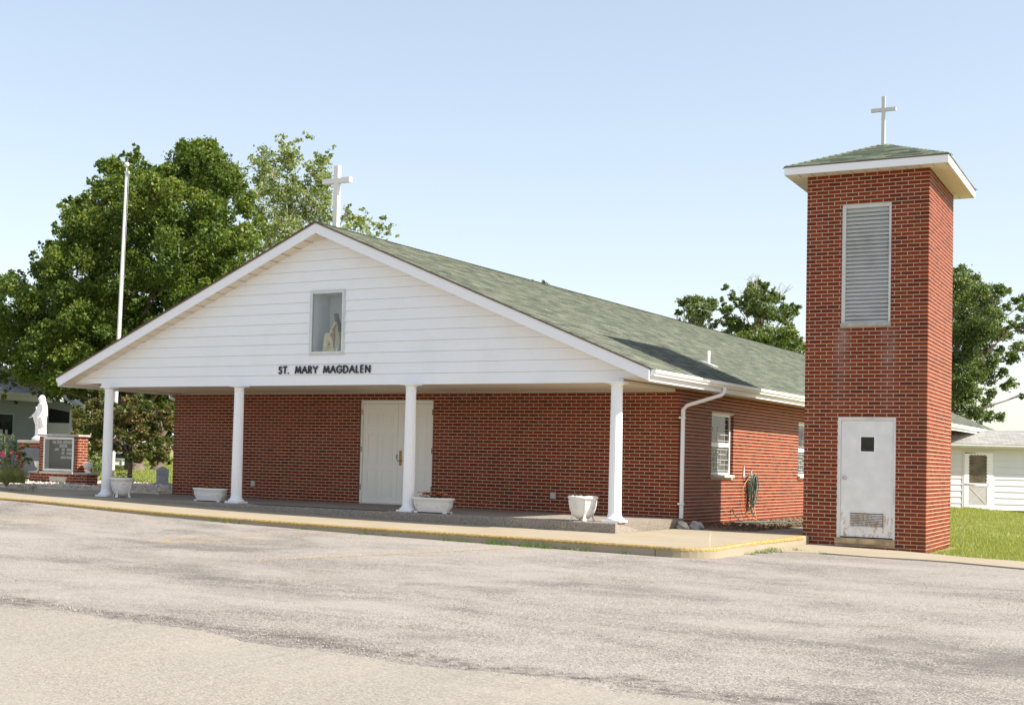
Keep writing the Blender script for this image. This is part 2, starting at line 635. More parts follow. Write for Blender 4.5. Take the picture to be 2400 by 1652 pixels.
def grid_sheet(name, xs, ys, zf, mat, inside=None):
    vs = [(x, y, zf(x, y)) for y in ys for x in xs]
    nx = len(xs)
    fs = []
    for j in range(len(ys) - 1):
        for i in range(nx - 1):
            if inside and not inside((xs[i] + xs[i + 1]) / 2, (ys[j] + ys[j + 1]) / 2):
                continue
            fs.append((j * nx + i, j * nx + i + 1, (j + 1) * nx + i + 1, (j + 1) * nx + i))
    b = MB()
    b.add(vs, fs, .5, True)
    return b.build(name, mat)


gx = sorted(set(list(np.arange(-40, 20, .8)) + [-900, -500, -250, -150, -100, -75, -60, -50, 25, 32, 40, 60, 90, 150, 300, 600, 900]))
gy = sorted(set(list(np.arange(-34, 40, .8)) + [-600, -300, -120, -60, -45, 45, 52, 60, 75, 95, 130, 200, 400, 900]))
tag(grid_sheet('ground', gx, gy, ground_z, M['grassg']), kind='structure')

lx = sorted(set(list(np.arange(-30, 14, .7)) + [-120, -80, -60, -45, -36, 18, 25, 40, 70]))


def lot_front(x):
    """back edge of the lot: kerb of the raised walk, then the low apron in front of the tower"""
    return float(np.interp(x, [-200, 1.7, 2.0, 2.3, 2.5, 5.0, 6.2, 9, 60], [-5.44, -5.44, -5.3, -4.95, -2.1, -1.95, -2.6, -3.0, -3.6]))


b = MB()
lxx = sorted(set(lx + [1.7, 2.0, 2.3, 2.5, 2.6, 3.0]))
rows = np.concatenate([[0, .04, .1], np.linspace(.18, 1, 16)])
vs, fs = [], []
for x in lxx:
    f0 = lot_front(x)
    for t_ in rows:
        y = f0 + t_ * (-16.2 - f0)
        vs.append((x, y, hl(x, y)))
n_ = len(rows)
for i in range(len(lxx) - 1):
    for j in range(n_ - 1):
        fs.append((i * n_ + j, i * n_ + j + 1, (i + 1) * n_ + j + 1, (i + 1) * n_ + j))
b.add(vs, fs, .5, True)
tag(b.build('parking_lot', M['lot']), kind='structure')

# road: its ragged edge lies a little above the lot
b = MB()
ex = np.arange(-30, 16, .06)
vs, fs = [], []
for i, x in enumerate(ex):
    e = -15.78 - .012 * x + .07 * math.sin(x * 1.7) + .05 * math.sin(x * 4.1 + 1) + random.uniform(-.025, .025)
    for k, y in enumerate((e, e - .03, -18, -22, -30, -60)):
        vs.append((x, y, hl(x, y) + (0.001 if k == 0 else .012)))
for i in range(len(ex) - 1):
    for k in range(5):
        fs.append((i * 6 + k, i * 6 + k + 1, (i + 1) * 6 + k + 1, (i + 1) * 6 + k))
b.add(vs, fs, .5, True)
for s_ in (-1, 1):
    xa, xb = (-160, -30) if s_ < 0 else (15.94, 120)
    xs_ = np.linspace(xa, xb, 12)
    for i in range(11):
        q = []
        for x, y in ((xs_[i], -15.8), (xs_[i], -60), (xs_[i + 1], -60), (xs_[i + 1], -15.8)):
            q.append((x, y, hl(x, y) + .012))
        b.add(q, [(0, 1, 2, 3)], .5)
tag(b.build('road', M['road']), kind='structure')

# porch slab of exposed aggregate
b = MB()
xs_ = np.arange(-12.45, .12, .35).tolist() + [.13]
top, front, zz = .13, -3.2, -.3
prof = [(-3.2, -.3), (-3.2, .105), (-3.192, .122), (-3.17, .13), (.0, .13)]
for a_, b_ in zip(xs_[:-1], xs_[1:]):
    for (y0, z0), (y1, z1) in zip(prof[:-1], prof[1:]):
        b.add([(a_, y0, z0), (b_, y0, z0), (b_, y1, z1), (a_, y1, z1)], [(0, 1, 2, 3)], .5, False)
b.add([(.13, y, z) for y, z in prof] + [(.0, 0, -.3)], [(0, 1, 2, 3, 4, 5)], .5)
b.add([(-12.45, y, z) for y, z in prof] + [(-12.45, 0, -.3)], [(5, 4, 3, 2, 1, 0)], .5)
tag(b.build('porch_floor', M['aggr']), kind='structure')

# raised concrete walk in panels
walk = bpy.data.objects.new('walkway', None)
COL.objects.link(walk)
tag(walk, kind='structure')


def walk_panel(x0, x1, y0, y1, poly=None):
    b = MB()
    n = 4
    xs_ = np.linspace(x0, x1, n + 1)
    e = .004
    xs_[0] += e
    xs_[-1] -= e
    for i in range(n):
        v = []
        for x in (xs_[i], xs_[i + 1]):
            v += [(x, y0, -.45), (x, y0, hw(x, y0) - .02), (x, y0 + .015, hw(x, y0)), (x, (y0 + y1) / 2, hw(x, (y0 + y1) / 2)), (x, y1, hw(x, y1)), (x, y1, -.45)]
        b.add(v, [(0, 6, 7, 1), (1, 7, 8, 2), (2, 8, 9, 3), (3, 9, 10, 4), (4, 10, 11, 5)], .5, False)
    b.add([(xs_[0], y0, -.45), (xs_[0], y0, hw(x0, y0) - .02), (xs_[0], y0 + .015, hw(x0, y0)), (xs_[0], y1, hw(x0, y1)), (xs_[0], y1, -.45)], [(4, 3, 2, 1, 0)], .5)
    b.add([(xs_[-1], y0, -.45), (xs_[-1], y0, hw(x1, y0) - .02), (xs_[-1], y0 + .015, hw(x1, y0)), (xs_[-1], y1, hw(x1, y1)), (xs_[-1], y1, -.45)], [(0, 1, 2, 3, 4)], .5)
    return b.build('walk_panel', M['walk'], walk)


px_ = [-39, -33, -27, -22, -18, -15, -12.46, -9.4, -6.3, -3.2, -.1, 1.7]
for a_, b_ in zip(px_[:-1], px_[1:]):
    walk_panel(a_, b_, -5.45, -3.203)
for a_, b_ in zip(px_[:6], px_[1:6] + [-12.46]):
    pass
# path beside the porch on the left, up to the gravel
for a_, b_ in ((-22, -18), (-18, -15), (-15, -12.46)):
    walk_panel(a_, b_, -3.198, -.3)


def arc(cx, cy, r, a0, a1, n=8):
    return [(cx + r * math.cos(R(a0 + (a1 - a0) * i / n)), cy + r * math.sin(R(a0 + (a1 - a0) * i / n))) for i in range(n + 1)]


# corner and side of the walk towards the tower
side = [(1.704, -5.45)] + arc(1.85, -4.85, .6, -90, 0, 8) + [(2.45, -3.6), (2.44, -2.0), (2.43, -.02), (2.27, .02), (2.2, 3.0), (2.2, 8.5), (1.45, 8.5), (1.35, .2), (.7, -.1), (.134, -.15), (.134, -3.2), (1.704, -3.2)]
b = MB()
bm = bmesh.new()
vv = [bm.verts.new((x, y, hw(x, y))) for x, y in side]
bm.faces.new(vv)
ret = bmesh.ops.extrude_face_region(bm, geom=bm.faces[:])
for v in [g for g in ret['geom'] if isinstance(g, bmesh.types.BMVert)]:
    v.co.z = -.5
bmesh.ops.recalc_face_normals(bm, faces=bm.faces[:])
me = bpy.data.meshes.new('walk_panel')
bm.to_mesh(me)
bm.free()
bevel(link('walk_panel', me, M['walk'], walk), .012, 2)

# yellow paint along the kerb edge
b = MB()
edge = [(x, -5.45) for x in np.arange(-39, 1.7, .4)] + arc(1.85, -4.85, .6, -90, 0, 12) + [(2.45, y) for y in np.arange(-4.6, -.1, .3)]
for i in range(len(edge) - 1):
    (xa, ya), (xb, yb) = edge[i], edge[i + 1]
    d = np.array([xb - xa, yb - ya])
    if np.linalg.norm(d) < 1e-6:
        continue
    nrm = np.array([-d[1], d[0]]) / np.linalg.norm(d)

    def P(x, y, k, dz):
        return (x + nrm[0] * k, y + nrm[1] * k, hw(x, y) + dz)
    b.add([P(xa, ya, .014, .004), P(xb, yb, .014, .004), P(xb, yb, .12, .004), P(xa, ya, .12, .004)], [(0, 1, 2, 3)], .5)
    b.add([P(xa, ya, -.004, -.045), P(xb, yb, -.004, -.045), P(xb, yb, -.003, -.016), P(xa, ya, -.003, -.016)], [(0, 1, 2, 3)], .5)
    b.add([P(xa, ya, -.003, -.016), P(xb, yb, -.003, -.016), P(xb, yb, .014, .004), P(xa, ya, .014, .004)], [(0, 1, 2, 3)], .5)
tag(b.build('kerb_paint', M['yellow']), kind='structure')

# low apron before the tower and the low kerb that goes on to the right
b = MB()
ap = [2.46, 3.2, 4.0, 4.7, 5.2, 5.6, 6.1, 6.4]
for a_, b_ in zip(ap[:-1], ap[1:]):
    def back(x):
        return float(np.interp(x, [2.4, 4.3, 4.45, 4.9, 6.4, 30], [.02, .02, -.05, -.62, -1.0, -1.9]))
    v = []
    for x in (a_, b_):
        f_ = lot_front(x) - .05
        v += [(x, f_, hl(x, f_) - .05), (x, f_, hl(x, f_) + .022), (x, back(x), hl(x, 0) + .022), (x, back(x), hl(x, 0) - .05)]
    b.add(v, [(0, 4, 5, 1), (1, 5, 6, 2), (2, 6, 7, 3)], .5)
tag(b.build('apron', M['walk']), kind='structure')
b = MB()
ap = [6.4, 8, 10, 14, 20, 30]
for a_, b_ in zip(ap[:-1], ap[1:]):
    v = []
    for x in (a_ + .005, b_ - .005):
        f_ = lot_front(x) - .03
        v += [(x, f_, hl(x, f_) - .2), (x, f_, hl(x, f_) + .05), (x, f_ + 1.35, hl(x, 0) + .055), (x, f_ + 1.35, hl(x, 0) - .2)]
    b.add(v, [(0, 4, 5, 1), (1, 5, 6, 2), (2, 6, 7, 3), (0, 1, 2, 3), (7, 6, 5, 4)], .5)
tag(b.build('kerb_strip', M['kerbc']), kind='structure')

# faded parking marks
def mark(pts, w=.1, z=.004, name='parking_line'):
    b = MB()
    for (xa, ya), (xb, yb) in zip(pts[:-1], pts[1:]):
        d = np.array([xb - xa, yb - ya], float)
        L = np.linalg.norm(d)
        nn = np.array([-d[1], d[0]]) / L * w / 2
        k = max(1, int(L / .5))
        for i in range(k):
            p0 = np.array([xa, ya]) + d * i / k
            p1 = np.array([xa, ya]) + d * (i + 1) / k
            q = [p0 - nn, p1 - nn, p1 + nn, p0 + nn]
            b.add([(x, y, hl(x, y) + z) for x, y in q], [(0, 1, 2, 3)], .5)
    return tag(b.build(name, M['line']), kind='structure')


mark([(-1.77, -10.45), (-.25, -5.5)])
mark([(-4.75, -8.9), (-3.75, -5.55)])
mark([(-9.1, -9.0), (-8.0, -5.5)])
mark([(-13.6, -9.2), (-12.6, -5.5)])
b_ = mark([(-4.6, -9.5), (-4.2, -9.35), (-3.9, -9.0), (-3.6, -8.6), (-3.35, -8.2)], .1, .005, 'parking_symbol')
mark([(-4.3, -9.35), (-4.6, -8.9), (-4.45, -8.5), (-4.05, -8.45)], .09, .006, 'parking_symbol')
mark([(-8.3, -9.2), (-7.9, -8.9), (-7.7, -8.4)], .1, .005, 'parking_symbol')
mark([(-12.4, -8.2), (-11.9, -7.6), (-11.5, -7.0)], .22, .005, 'parking_symbol')
mark([(-12.2, -7.4), (-11.2, -7.2)], .12, .006, 'parking_symbol')

# mulch bed at the side wall and gravel bed on the left
b = MB()
bx = np.linspace(.0, 1.42, 9)
by = np.linspace(-.1, 8.6, 40)
vs = [(x if y > .15 else min(x, .75), y, -.035 + .03 * math.sin(3 * x) * math.sin(2.2 * y) - .02 * x + random.uniform(-.006, .006)) for y in by for x in bx]
fs = [(j * 9 + i, j * 9 + i + 1, (j + 1) * 9 + i + 1, (j + 1) * 9 + i) for j in range(39) for i in range(8)]
b.add(vs, fs, .5, True)
tag(b.build('mulch_bed', M['mulch']), kind='structure')

GRAV = [(-24, -2.9), (-14.95, -2.5), (-14.5, -1.4), (-14.0, -.6), (-12.36, -.45), (-12.36, 3.2), (-17, 2.9), (-24, 2.2)]


def in_poly(x, y, poly):
    c = False
    n = len(poly)
    for i in range(n):
        (xa, ya), (xb, yb) = poly[i], poly[(i + 1) % n]
        if (ya > y) != (yb > y) and x < (xb - xa) * (y - ya) / (yb - ya) + xa:
            c = not c
    return c


def grav_z(x, y):
    return hw(x) + .035


b = MB()
vs = [(x, y, -.1 + grav_z(x, y)) for x, y in GRAV] + [(x, y, grav_z(x, y)) for x, y in GRAV]
n_ = len(GRAV)
b.add(vs, [(i, (i + 1) % n_, n_ + (i + 1) % n_, n_ + i) for i in range(n_)] + [tuple(range(n_, 2 * n_))], .5)
tag(b.build('gravel_bed', M['pebble']), kind='structure')


def scatter_stones(name, mat, pts, smin, smax, flat=.6):
    base = np.array([(1, 0, 0), (0, 1, 0), (-1, 0, 0), (0, -1, 0), (0, 0, 1), (0, 0, -1)], float)
    fc = np.array([(0, 1, 4), (1, 2, 4), (2, 3, 4), (3, 0, 4), (1, 0, 5), (2, 1, 5), (3, 2, 5), (0, 3, 5)])
    n = len(pts)
    V = np.zeros((n, 6, 3))
    for i, p in enumerate(pts):
        s_ = rng.uniform(smin, smax)
        a_ = rng.uniform(0, 6.28)
        c, s2 = math.cos(a_), math.sin(a_)
        q = base * (s_ * rng.uniform(.7, 1.3, 3)) * np.array([1, 1, flat])
        q = q + rng.uniform(-.25, .25, (6, 3)) * s_
        V[i] = np.stack([q[:, 0] * c - q[:, 1] * s2, q[:, 0] * s2 + q[:, 1] * c, q[:, 2]], 1) + np.array(p)
    F = (fc[None] + 6 * np.arange(n)[:, None, None]).reshape(-1, 3)
    return mass_mesh(name, V.reshape(-1, 3), F, np.repeat(rng.random(n), 8), mat)


def mass_mesh(name, V, F, rnd, mat, parent=None, smooth=False):
    """big triangle or quad meshes straight from arrays"""
    k = F.shape[1]
    me = bpy.data.meshes.new(name)
    me.vertices.add(len(V))
    me.vertices.foreach_set('co', V.astype(np.float32).ravel())
    me.loops.add(F.size)
    me.loops.foreach_set('vertex_index', F.astype(np.int32).ravel())
    me.polygons.add(len(F))
    me.polygons.foreach_set('loop_start', (np.arange(len(F)) * k).astype(np.int32))
    me.polygons.foreach_set('loop_total', np.full(len(F), k, np.int32))
    a_ = me.attributes.new('rnd', 'FLOAT', 'FACE')
    a_.data.foreach_set('value', np.asarray(rnd, np.float32))
    me.update(calc_edges=True)
    return link(name, me, mat, parent)


pts = []
while len(pts) < 5200:
    x, y = rng.uniform(-19, -12.36), rng.uniform(-3, 3)
    if in_poly(x, y, GRAV):
        pts.append((x, y, grav_z(x, y) + rng.uniform(0, .03)))
tag(scatter_stones('gravel', M['pebble'], pts, .02, .05), kind='stuff')
pts = []
for _ in range(2400):
    x = rng.uniform(-3.0, 8)
    y = -15.55 + rng.normal(0, .10 + .02 * max(0, x)) - .012 * x
    pts.append((x, y, hl(x, y) + .012))
for _ in range(700):
    x = rng.uniform(-1, 9)
    y = rng.uniform(-15.6, -5.6)
    pts.append((x, y, hl(x, y) + .004))
tag(scatter_stones('loose_stones', M['chip'], pts, .003, .009), kind='stuff')
pts = [(rng.uniform(.02, 1.4), rng.uniform(.2, 8), rng.uniform(-.05, -.01)) for _ in range(1800)]
tag(scatter_stones('wood_chips', M['mulch'], pts, .015, .04, .35), kind='stuff')

# ------------------------------------------------------------------ brickwork
BH, BC = .0546, .0677      # brick height, course
BL, BP = .1910, .2032      # brick length, pitch
JT = .0035                # how far the bricks stand proud of the mortar


class Bricks:
    """bricks of one thing in its own space; the largest in the picture become objects, the others one mesh"""

    def __init__(s, frame=None):
        s.list = []
        s.frame = frame if frame is not None else Matrix.Identity(4)

    def brick(s, prof, z):
        """prof: [(outer xy, inner xy), ...] along the face"""
        s.list.append((prof, z, random.uniform(-.0006, .0006)))

    @staticmethod
    def geo(prof, z, h=BH):
        n = len(prof)
        v = [(*o, z) for o, i in prof] + [(*o, z + h) for o, i in prof] + [(*i, z) for o, i in prof] + [(*i, z + h) for o, i in prof]
        f = []
        for k in range(n - 1):
            f.append((k, k + 1, n + k + 1, n + k))
            f.append((n + k, n + k + 1, 3 * n + k + 1, 3 * n + k))
            f.append((2 * n + k, 2 * n + k + 1, k + 1, k))
        f.append((2 * n, 0, n, 3 * n))
        f.append((n - 1, 3 * n - 1, 4 * n - 1, 2 * n - 1))
        return v, f

    def finish(s, wall, nsingle=300, h=BH, allsingle=False):
        cand = []
        for i, (prof, z, j) in enumerate(s.list):
            c = np.mean([np.array(o) for o, _ in prof], axis=0)
            w = s.frame @ Vector((c[0], c[1], z))
            d = np.array(w) - CAM
            dep = d @ AXF
            if dep < 1:
                cand.append((0, i))
                continue
            e = np.array(prof[-1][0]) - np.array(prof[0][0])
            nrm = s.frame.to_3x3() @ Vector((e[1], -e[0], 0)).normalized()
            facing = -np.dot(np.array(nrm), d / np.linalg.norm(d))
            px = 1200 + PPX + FPX * (d @ AXR) / dep
            py = 826 + PPY - FPX * (d @ AXU) / dep
            vis = facing > .05 and -20 < px < 2420 and -20 < py < 1670 and not s.hidden(w)
            cand.append(((np.linalg.norm(e) * max(facing, 0) / dep ** 2) if vis else 0, i))
        cand.sort(reverse=True)
        single = set(i for sc_, i in (cand if allsingle else cand[:nsingle]) if sc_ > 0 or allsingle)
        cache = {}
        mb = MB()
        for i, (prof, z, j) in enumerate(s.list):
            if i not in single:
                v, f = s.geo(prof, z, h)
                mb.add(v, f)
                continue
            o0 = np.array(prof[0][0])
            e = np.array(prof[-1][0]) - o0
            key = tuple(round(float(c), 3) for o, n in prof for c in (o[0] - o0[0], o[1] - o0[1], n[0] - o0[0], n[1] - o0[1]))
            me = cache.get(key)
            if me is None:
                loc = [((o[0] - o0[0], o[1] - o0[1]), (n[0] - o0[0], n[1] - o0[1])) for o, n in prof]
                v, f = s.geo(loc, 0, h)
                me = bpy.data.meshes.new('brick')
                me.from_pydata(v, [], f)
                me.materials.append(M['brick_o'])
                cache[key] = me
            o = bpy.data.objects.new('brick', me)
            COL.objects.link(o)
            o.location = (o0[0], o0[1], z)
            o.parent = wall
        if mb.f:
            r_ = mb.build('brick_courses', M['brick_a'], wall)
            tag(r_, kind='stuff')

    hidden = staticmethod(lambda w: False)


def lay(br, o, u, n, length, z0, ncourse, opens=(), phase=0, s_start=None, s_end=None, depth=.025):
    """straight run of bricks: origin o, direction u, outward normal n; s_start(c), s_end(c) give where the run starts / ends"""
    o, u, n = map(lambda q: np.array(q, float), (o, u, n))
    for c in range(ncourse):
        z = z0 + c * BC
        a0 = s_start(c) if s_start else 0.0
        a1 = s_end(c) if s_end else length
        s_ = a0 if s_start else a0 - ((c + phase) % 2) * BP / 2
        while s_ < a1 - .012:
            b0, b1 = max(s_, a0), min(s_ + BL, a1)
            segs = [(b0, b1)]
            for (p0, p1, q0, q1) in opens:
                if q0 - .04 < z < q1 - .02:
                    ns = []
                    for (x0, x1) in segs:
                        if x1 <= p0 or x0 >= p1:
                            ns.append((x0, x1))
                        else:
                            if x0 < p0:
                                ns.append((x0, p0))
                            if x1 > p1:
                                ns.append((p1, x1))
                    segs = ns
            for (x0, x1) in segs:
                if x1 - x0 > .02:
                    pa, pb = o + u * x0, o + u * x1
                    br.brick([(tuple(pa + n * JT), tuple(pa - n * depth)), (tuple(pb + n * JT), tuple(pb - n * depth))], z)
            s_ += BP


def corner_piece(br, c0, u1, n1, u2, n2, l1, l2, z, r=.05, depth=.025):
    """brick turning the corner c0: runs l1 back along -u1.. (u1, u2 point away from the corner), rounded with radius r"""
    c0, u1, n1, u2, n2 = map(lambda q: np.array(q, float), (c0, u1, n1, u2, n2))
    pts = []
    ctr = c0 - n1 * (r - JT) - n2 * (r - JT) + 0
    ctr = c0 + n1 * JT + n2 * JT - n1 * r - n2 * r
    pts.append((c0 + u1 * l1 + n1 * JT, c0 + u1 * l1 - n1 * depth))
    for k in range(7):
        a_ = k / 6 * math.pi / 2
        d = n1 * math.cos(a_) + n2 * math.sin(a_)
        pts.append((ctr + d * r, ctr + d * (r - depth - JT)))
    pts.append((c0 + u2 * l2 + n2 * JT, c0 + u2 * l2 - n2 * depth))
    br.brick([(tuple(a_), tuple(b_)) for a_, b_ in pts], z)


def wall_boxes(b, o, u, n, length, z0, z1, opens, th=.2):
    """mortar wall with real openings; thickness goes inwards"""
    o, u, n = map(lambda q: np.array(q, float), (o, u, n))
    cuts = sorted(set([0, length] + [v for p in opens for v in (p[0], p[1])]))
    for s0, s1 in zip(cuts[:-1], cuts[1:]):
        m = (s0 + s1) / 2
        spans = [(z0, z1)]
        for p0, p1, q0, q1 in opens:
            if p0 < m < p1:
                ns = []
                for a_, b_ in spans:
                    if q0 > a_:
                        ns.append((a_, min(b_, q0)))
                    if q1 < b_:
                        ns.append((max(a_, q1), b_))
                spans = ns
        for a_, b_ in spans:
            A, B = o + u * s0, o + u * s1
            C_, D = B - n * th, A - n * th
            b.hexa([(*A, a_), (*B, a_), (*C_, a_), (*D, a_), (*A, b_), (*B, b_), (*C_, b_), (*D, b_)], .5)


# ------------------------------------------------------------------ the church
W, LEN = 12.35, 31.5
HT = 2.55
church = thing('church', 'long low red brick church with a white gabled porch and green shingle roof', 'church', (0, 0, 0))
DOOR = (5.29, 7.10, .13, 2.33)
WIN = [(1.83, 3.15), (7.85, 9.17), (13.9, 15.2), (19.9, 21.2), (25.9, 27.2)]
z_w0 = -.17
fo = [DOOR]
so = [(a_, b_, .89, 2.165) for a_, b_ in WIN]
b = MB()
wall_boxes(b, (-.05, 0), (-1, 0), (0, -1), W - .05, z_w0, HT, [(p[0] - .05, p[1] - .05, p[2], p[3]) for p in fo])
wall_boxes(b, (0, .2), (0, 1), (1, 0), LEN - .2, z_w0, HT, [(a_ - .2, b_ - .2, c, d) for a_, b_, c, d in so])
wall_boxes(b, (-W, .2), (0, 1), (-1, 0), LEN - .2, z_w0, HT, [(a_ - .2, b_ - .2, c, d) for a_, b_, c, d in so])
wall_boxes(b, (-.2, LEN), (-1, 0), (0, 1), W - .4, z_w0, HT, [])
# rounded mortar corner
def corner_core(r):
    return [(-r + r * math.sin(R(a_)), r - r * math.cos(R(a_))) for a_ in range(0, 91, 15)] + [(0, .2), (-r, .2)]


b.prism([(x, y, z_w0) for x, y in corner_core(.05)], (0, 0, HT - z_w0), .5)
wall = b.build('wall', M['mortar'], church)
br = Bricks()
NC = 40
zb = HT - NC * BC - .006
fj = lambda c: .14 if c % 2 else .2415
sj = lambda c: .2415 if c % 2 else .14
lay(br, (0, 0), (-1, 0), (0, -1), W, zb, NC, [(p[0], p[1], p[2], p[3]) for p in fo], s_start=lambda c: fj(c) + .01)
lay(br, (0, 0), (0, 1), (1, 0), LEN, zb, NC, so, s_start=lambda c: sj(c) + .01)
lay(br, (-W, LEN), (0, -1), (-1, 0), LEN, zb, NC, [(LEN - b_, LEN - a_, c, d) for a_, b_, c, d in so])
for c in range(NC):
    corner_piece(br, (0, 0), (-1, 0), (0, -1), (0, 1), (1, 0), fj(c), sj(c), zb + c * BC)
# jambs of the side windows (right-hand reveal shows its brick ends)
for a_, b_ in WIN[:3]:
    for c in range(NC):
        z = zb + c * BC
        if .9 < z < 2.12:
            br.brick([((-.066, b_ - .005), (-.066, b_ + .01)), ((-.012, b_ - .005), (-.012, b_ + .01))], z)
Bricks.hidden = staticmethod(lambda w: w.z > 2.5 or w.z < .1)
br.finish(wall)

# double door, two leaves each with six moulded panels
b = MB()
x0, x1 = -7.10, -5.29
b.box((x0, .02, .13), (x0 + .045, .14, 2.33))
b.box((x1 - .045, .02, .13), (x1, .14, 2.33))
b.box((x0 + .045, .02, 2.262), (x1 - .045, .14, 2.33))
b.box((x0 + .045, .03, .132), (x1 - .045, .14, .145))
bevel(b.build('door_frame', M['door'], church), .004)
xm = -6.175
for (a_, c_, hs) in ((x0 + .049, xm - .002, -1), (xm + .002, x1 - .049, 1)):
    b = MB()
    b.box((a_, .055, .15), (c_, .10, 2.258))
    d = bevel(b.build('door', M['door'], church), .003)
    w_ = c_ - a_
    for cx in (a_ + w_ * .29, a_ + w_ * .71):
        for (q0, q1) in ((1.78, 2.05), (.98, 1.63), (.28, .86)):
            b = MB()
            hwid = w_ * .155
            yo, yi = .055, .047
            # moulding frame: four thin bevelled rails round a slightly raised field
            for (p, q) in (((cx - hwid, q0), (cx + hwid, q0 + .02)), ((cx - hwid, q1 - .02), (cx + hwid, q1)), ((cx - hwid, q0 + .02), (cx - hwid + .02, q1 - .02)), ((cx + hwid - .02, q0 + .02), (cx + hwid, q1 - .02))):
                b.box((p[0], yi, p[1]), (q[0], yo - .0005, q[1]))
            b.box((cx - hwid + .045, yi + .002, q0 + .045), (cx + hwid - .045, yo - .0005, q1 - .045))
            bevel(b.build('panel', M['door'], d), .003)
    hx = a_ - .028 if hs < 0 else c_ + .012
    for hz in (.42, 1.22, 2.02):
        b = MB()
        b.box((hx, .016, hz), (hx + .02, .05, hz + .12))
        b.tube([(hx + .01, .012, hz), (hx + .01, .012, hz + .12)], .008, 8)
        b.build('hinge', M['brass'], d)
    if hs > 0:
        b = MB()
        b.box((xm + .05, .043, .96), (xm + .105, .055, 1.27))
        b.tube([(xm + .078, .05, 1.21), (xm + .078, .03, 1.21)], .018, 10)
        b.build('lock_plate', M['brass'], d)
        b = MB()
        b.tube([(xm + .078, .045, 1.06), (xm + .078, 0, 1.06), (xm + .155, -.004, 1.06)], .009, 8)
        b.tube([(xm + .078, .0, 1.06), (xm + .02, -.002, 1.06)], .008, 8)
        b.build('handle', M['brass'], d)
    else:
        b = MB()
        b.box((xm - .02, .045, 1.09), (xm - .004, .056, 1.19))
        b.build('strike_plate', M['darkm'], d)

# outlets on the front wall
for xo in (-2.523, -9.947):
    b = MB()
    b.box((xo - .055, -.03, .40), (xo + .055, -.004, .52))
    b.box((xo - .03, -.036, .43), (xo + .03, -.03, .49))
    bevel(b.build('outlet_box', M['greyframe'], church), .005)

# windows in the side wall
def side_window(y0, y1, lod=True):
    xf = -.06
    zt, zb_ = 2.165, .95
    b = MB()
    t_ = .05
    b.box((xf - .05, y0, zt - t_), (xf, y1, zt))
    b.box((xf - .05, y0, zb_), (xf, y1, zb_ + .035))
    b.box((xf - .05, y0, zb_ + .035), (xf, y0 + .06, zt - t_))
    b.box((xf - .05, y1 - .06, zb_ + .035), (xf, y1, zt - t_))
    w_ = bevel(b.build('window', M['white'], church), .003)
    b = MB()
    b.box((xf - .04, y0 + .061, 1.50), (xf + .004, y1 - .061, 1.585))
    b.build('meeting_rail', M['white'], w_)
    for (q0, q1, m_) in ((zb_ + .036, 1.499, 'glass2'), (1.586, zt - t_ - .001, 'glass')):
        b = MB()
        b.box((xf - .035, y0 + .061, q0), (xf - .025, y1 - .061, q1))
        b.build('pane', M[m_], w_)
    # lead cames
    for (q0, q1, k) in ((zb_ + .05, 1.49, 1), (1.6, zt - t_ - .01, 0)):
        b = MB()
        ya, yb_ = y0 + .07, y1 - .07
        H_, L_ = q1 - q0, yb_ - ya
        hs = [(.0, 1, .93), (.12, .5, .80), (.5, .9, .72), (.1, .45, .62), (.4, 1, .5), (.1, .62, .4), (.55, 1, .30), (.15, .5, .18), (0, 1, .06)]
        vs_ = [(.12, .06, .93), (.3, .18, .8), (.45, .06, .62), (.62, .3, .93), (.8, .06, .5), (.9, .5, 1), (.22, .4, .62)]
        if k == 0:
            hs = hs[::2]
            vs_ = vs_[::2]
        for (a_, c_, h_) in hs:
            b.box((xf - .0245, ya + a_ * L_, q0 + h_ * H_ - .005), (xf - .020, ya + c_ * L_, q0 + h_ * H_ + .005))
        for (p, a_, c_) in vs_:
            b.box((xf - .0245, ya + p * L_ - .006, q0 + a_ * H_), (xf - .0195, ya + p * L_ + .006, q0 + c_ * H_))
        b.build('leading', M['lead'], w_)
    b = MB()
    b.prism([(-.12, y0 - .06, .95), (.07, y0 - .06, .935), (.07, y0 - .06, .888), (-.12, y0 - .06, .888)], (0, y1 - y0 + .0, 0), .5)
    bevel(b.build('sill', M['stone'], w_), .004)
    b = MB()
    b.box((-.055, y0, zt - .001), (.012, y1, zt + .012))
    b.build('lintel_strip', M['soffit'], w_)


for a_, b_ in WIN:
    side_window(a_, b_)

# ---- roof
ZR, SL, EAVE = 5.62, .427, .65
XR = -W / 2
FY = -3.15         # face of the front fascia
nrm_r = np.array([SL, 0, 1.0]) / math.hypot(SL, 1)


def roof_z(x):
    return ZR - SL * abs(x - XR)


b = MB()
for s_ in (1, -1):
    xe = XR + s_ * (W / 2 + EAVE)
    tk = .10
    v = [(XR, FY + .02, ZR - .012), (xe, FY + .02, roof_z(xe) - .012), (xe, LEN + .5, roof_z(xe) - .012), (XR, LEN + .5, ZR - .012)]
    b.hexa([(p[0], p[1], p[2] - tk) for p in v] + v, .5)
roof = b.build('roof', M['soffit'], church)


def shingle_mesh(w, l, th=.013):
    """local: x across, y up the slope, z out; butt end at y=0"""
    v = [(0, 0, 0), (w, 0, 0), (w, l, -.004), (0, l, -.004), (0, 0, th), (w, 0, th), (w, l, .001), (0, l, .001)]
    f = [(4, 5, 6, 7), (0, 1, 5, 4), (1, 2, 6, 5), (3, 0, 4, 7)]
    return v, f


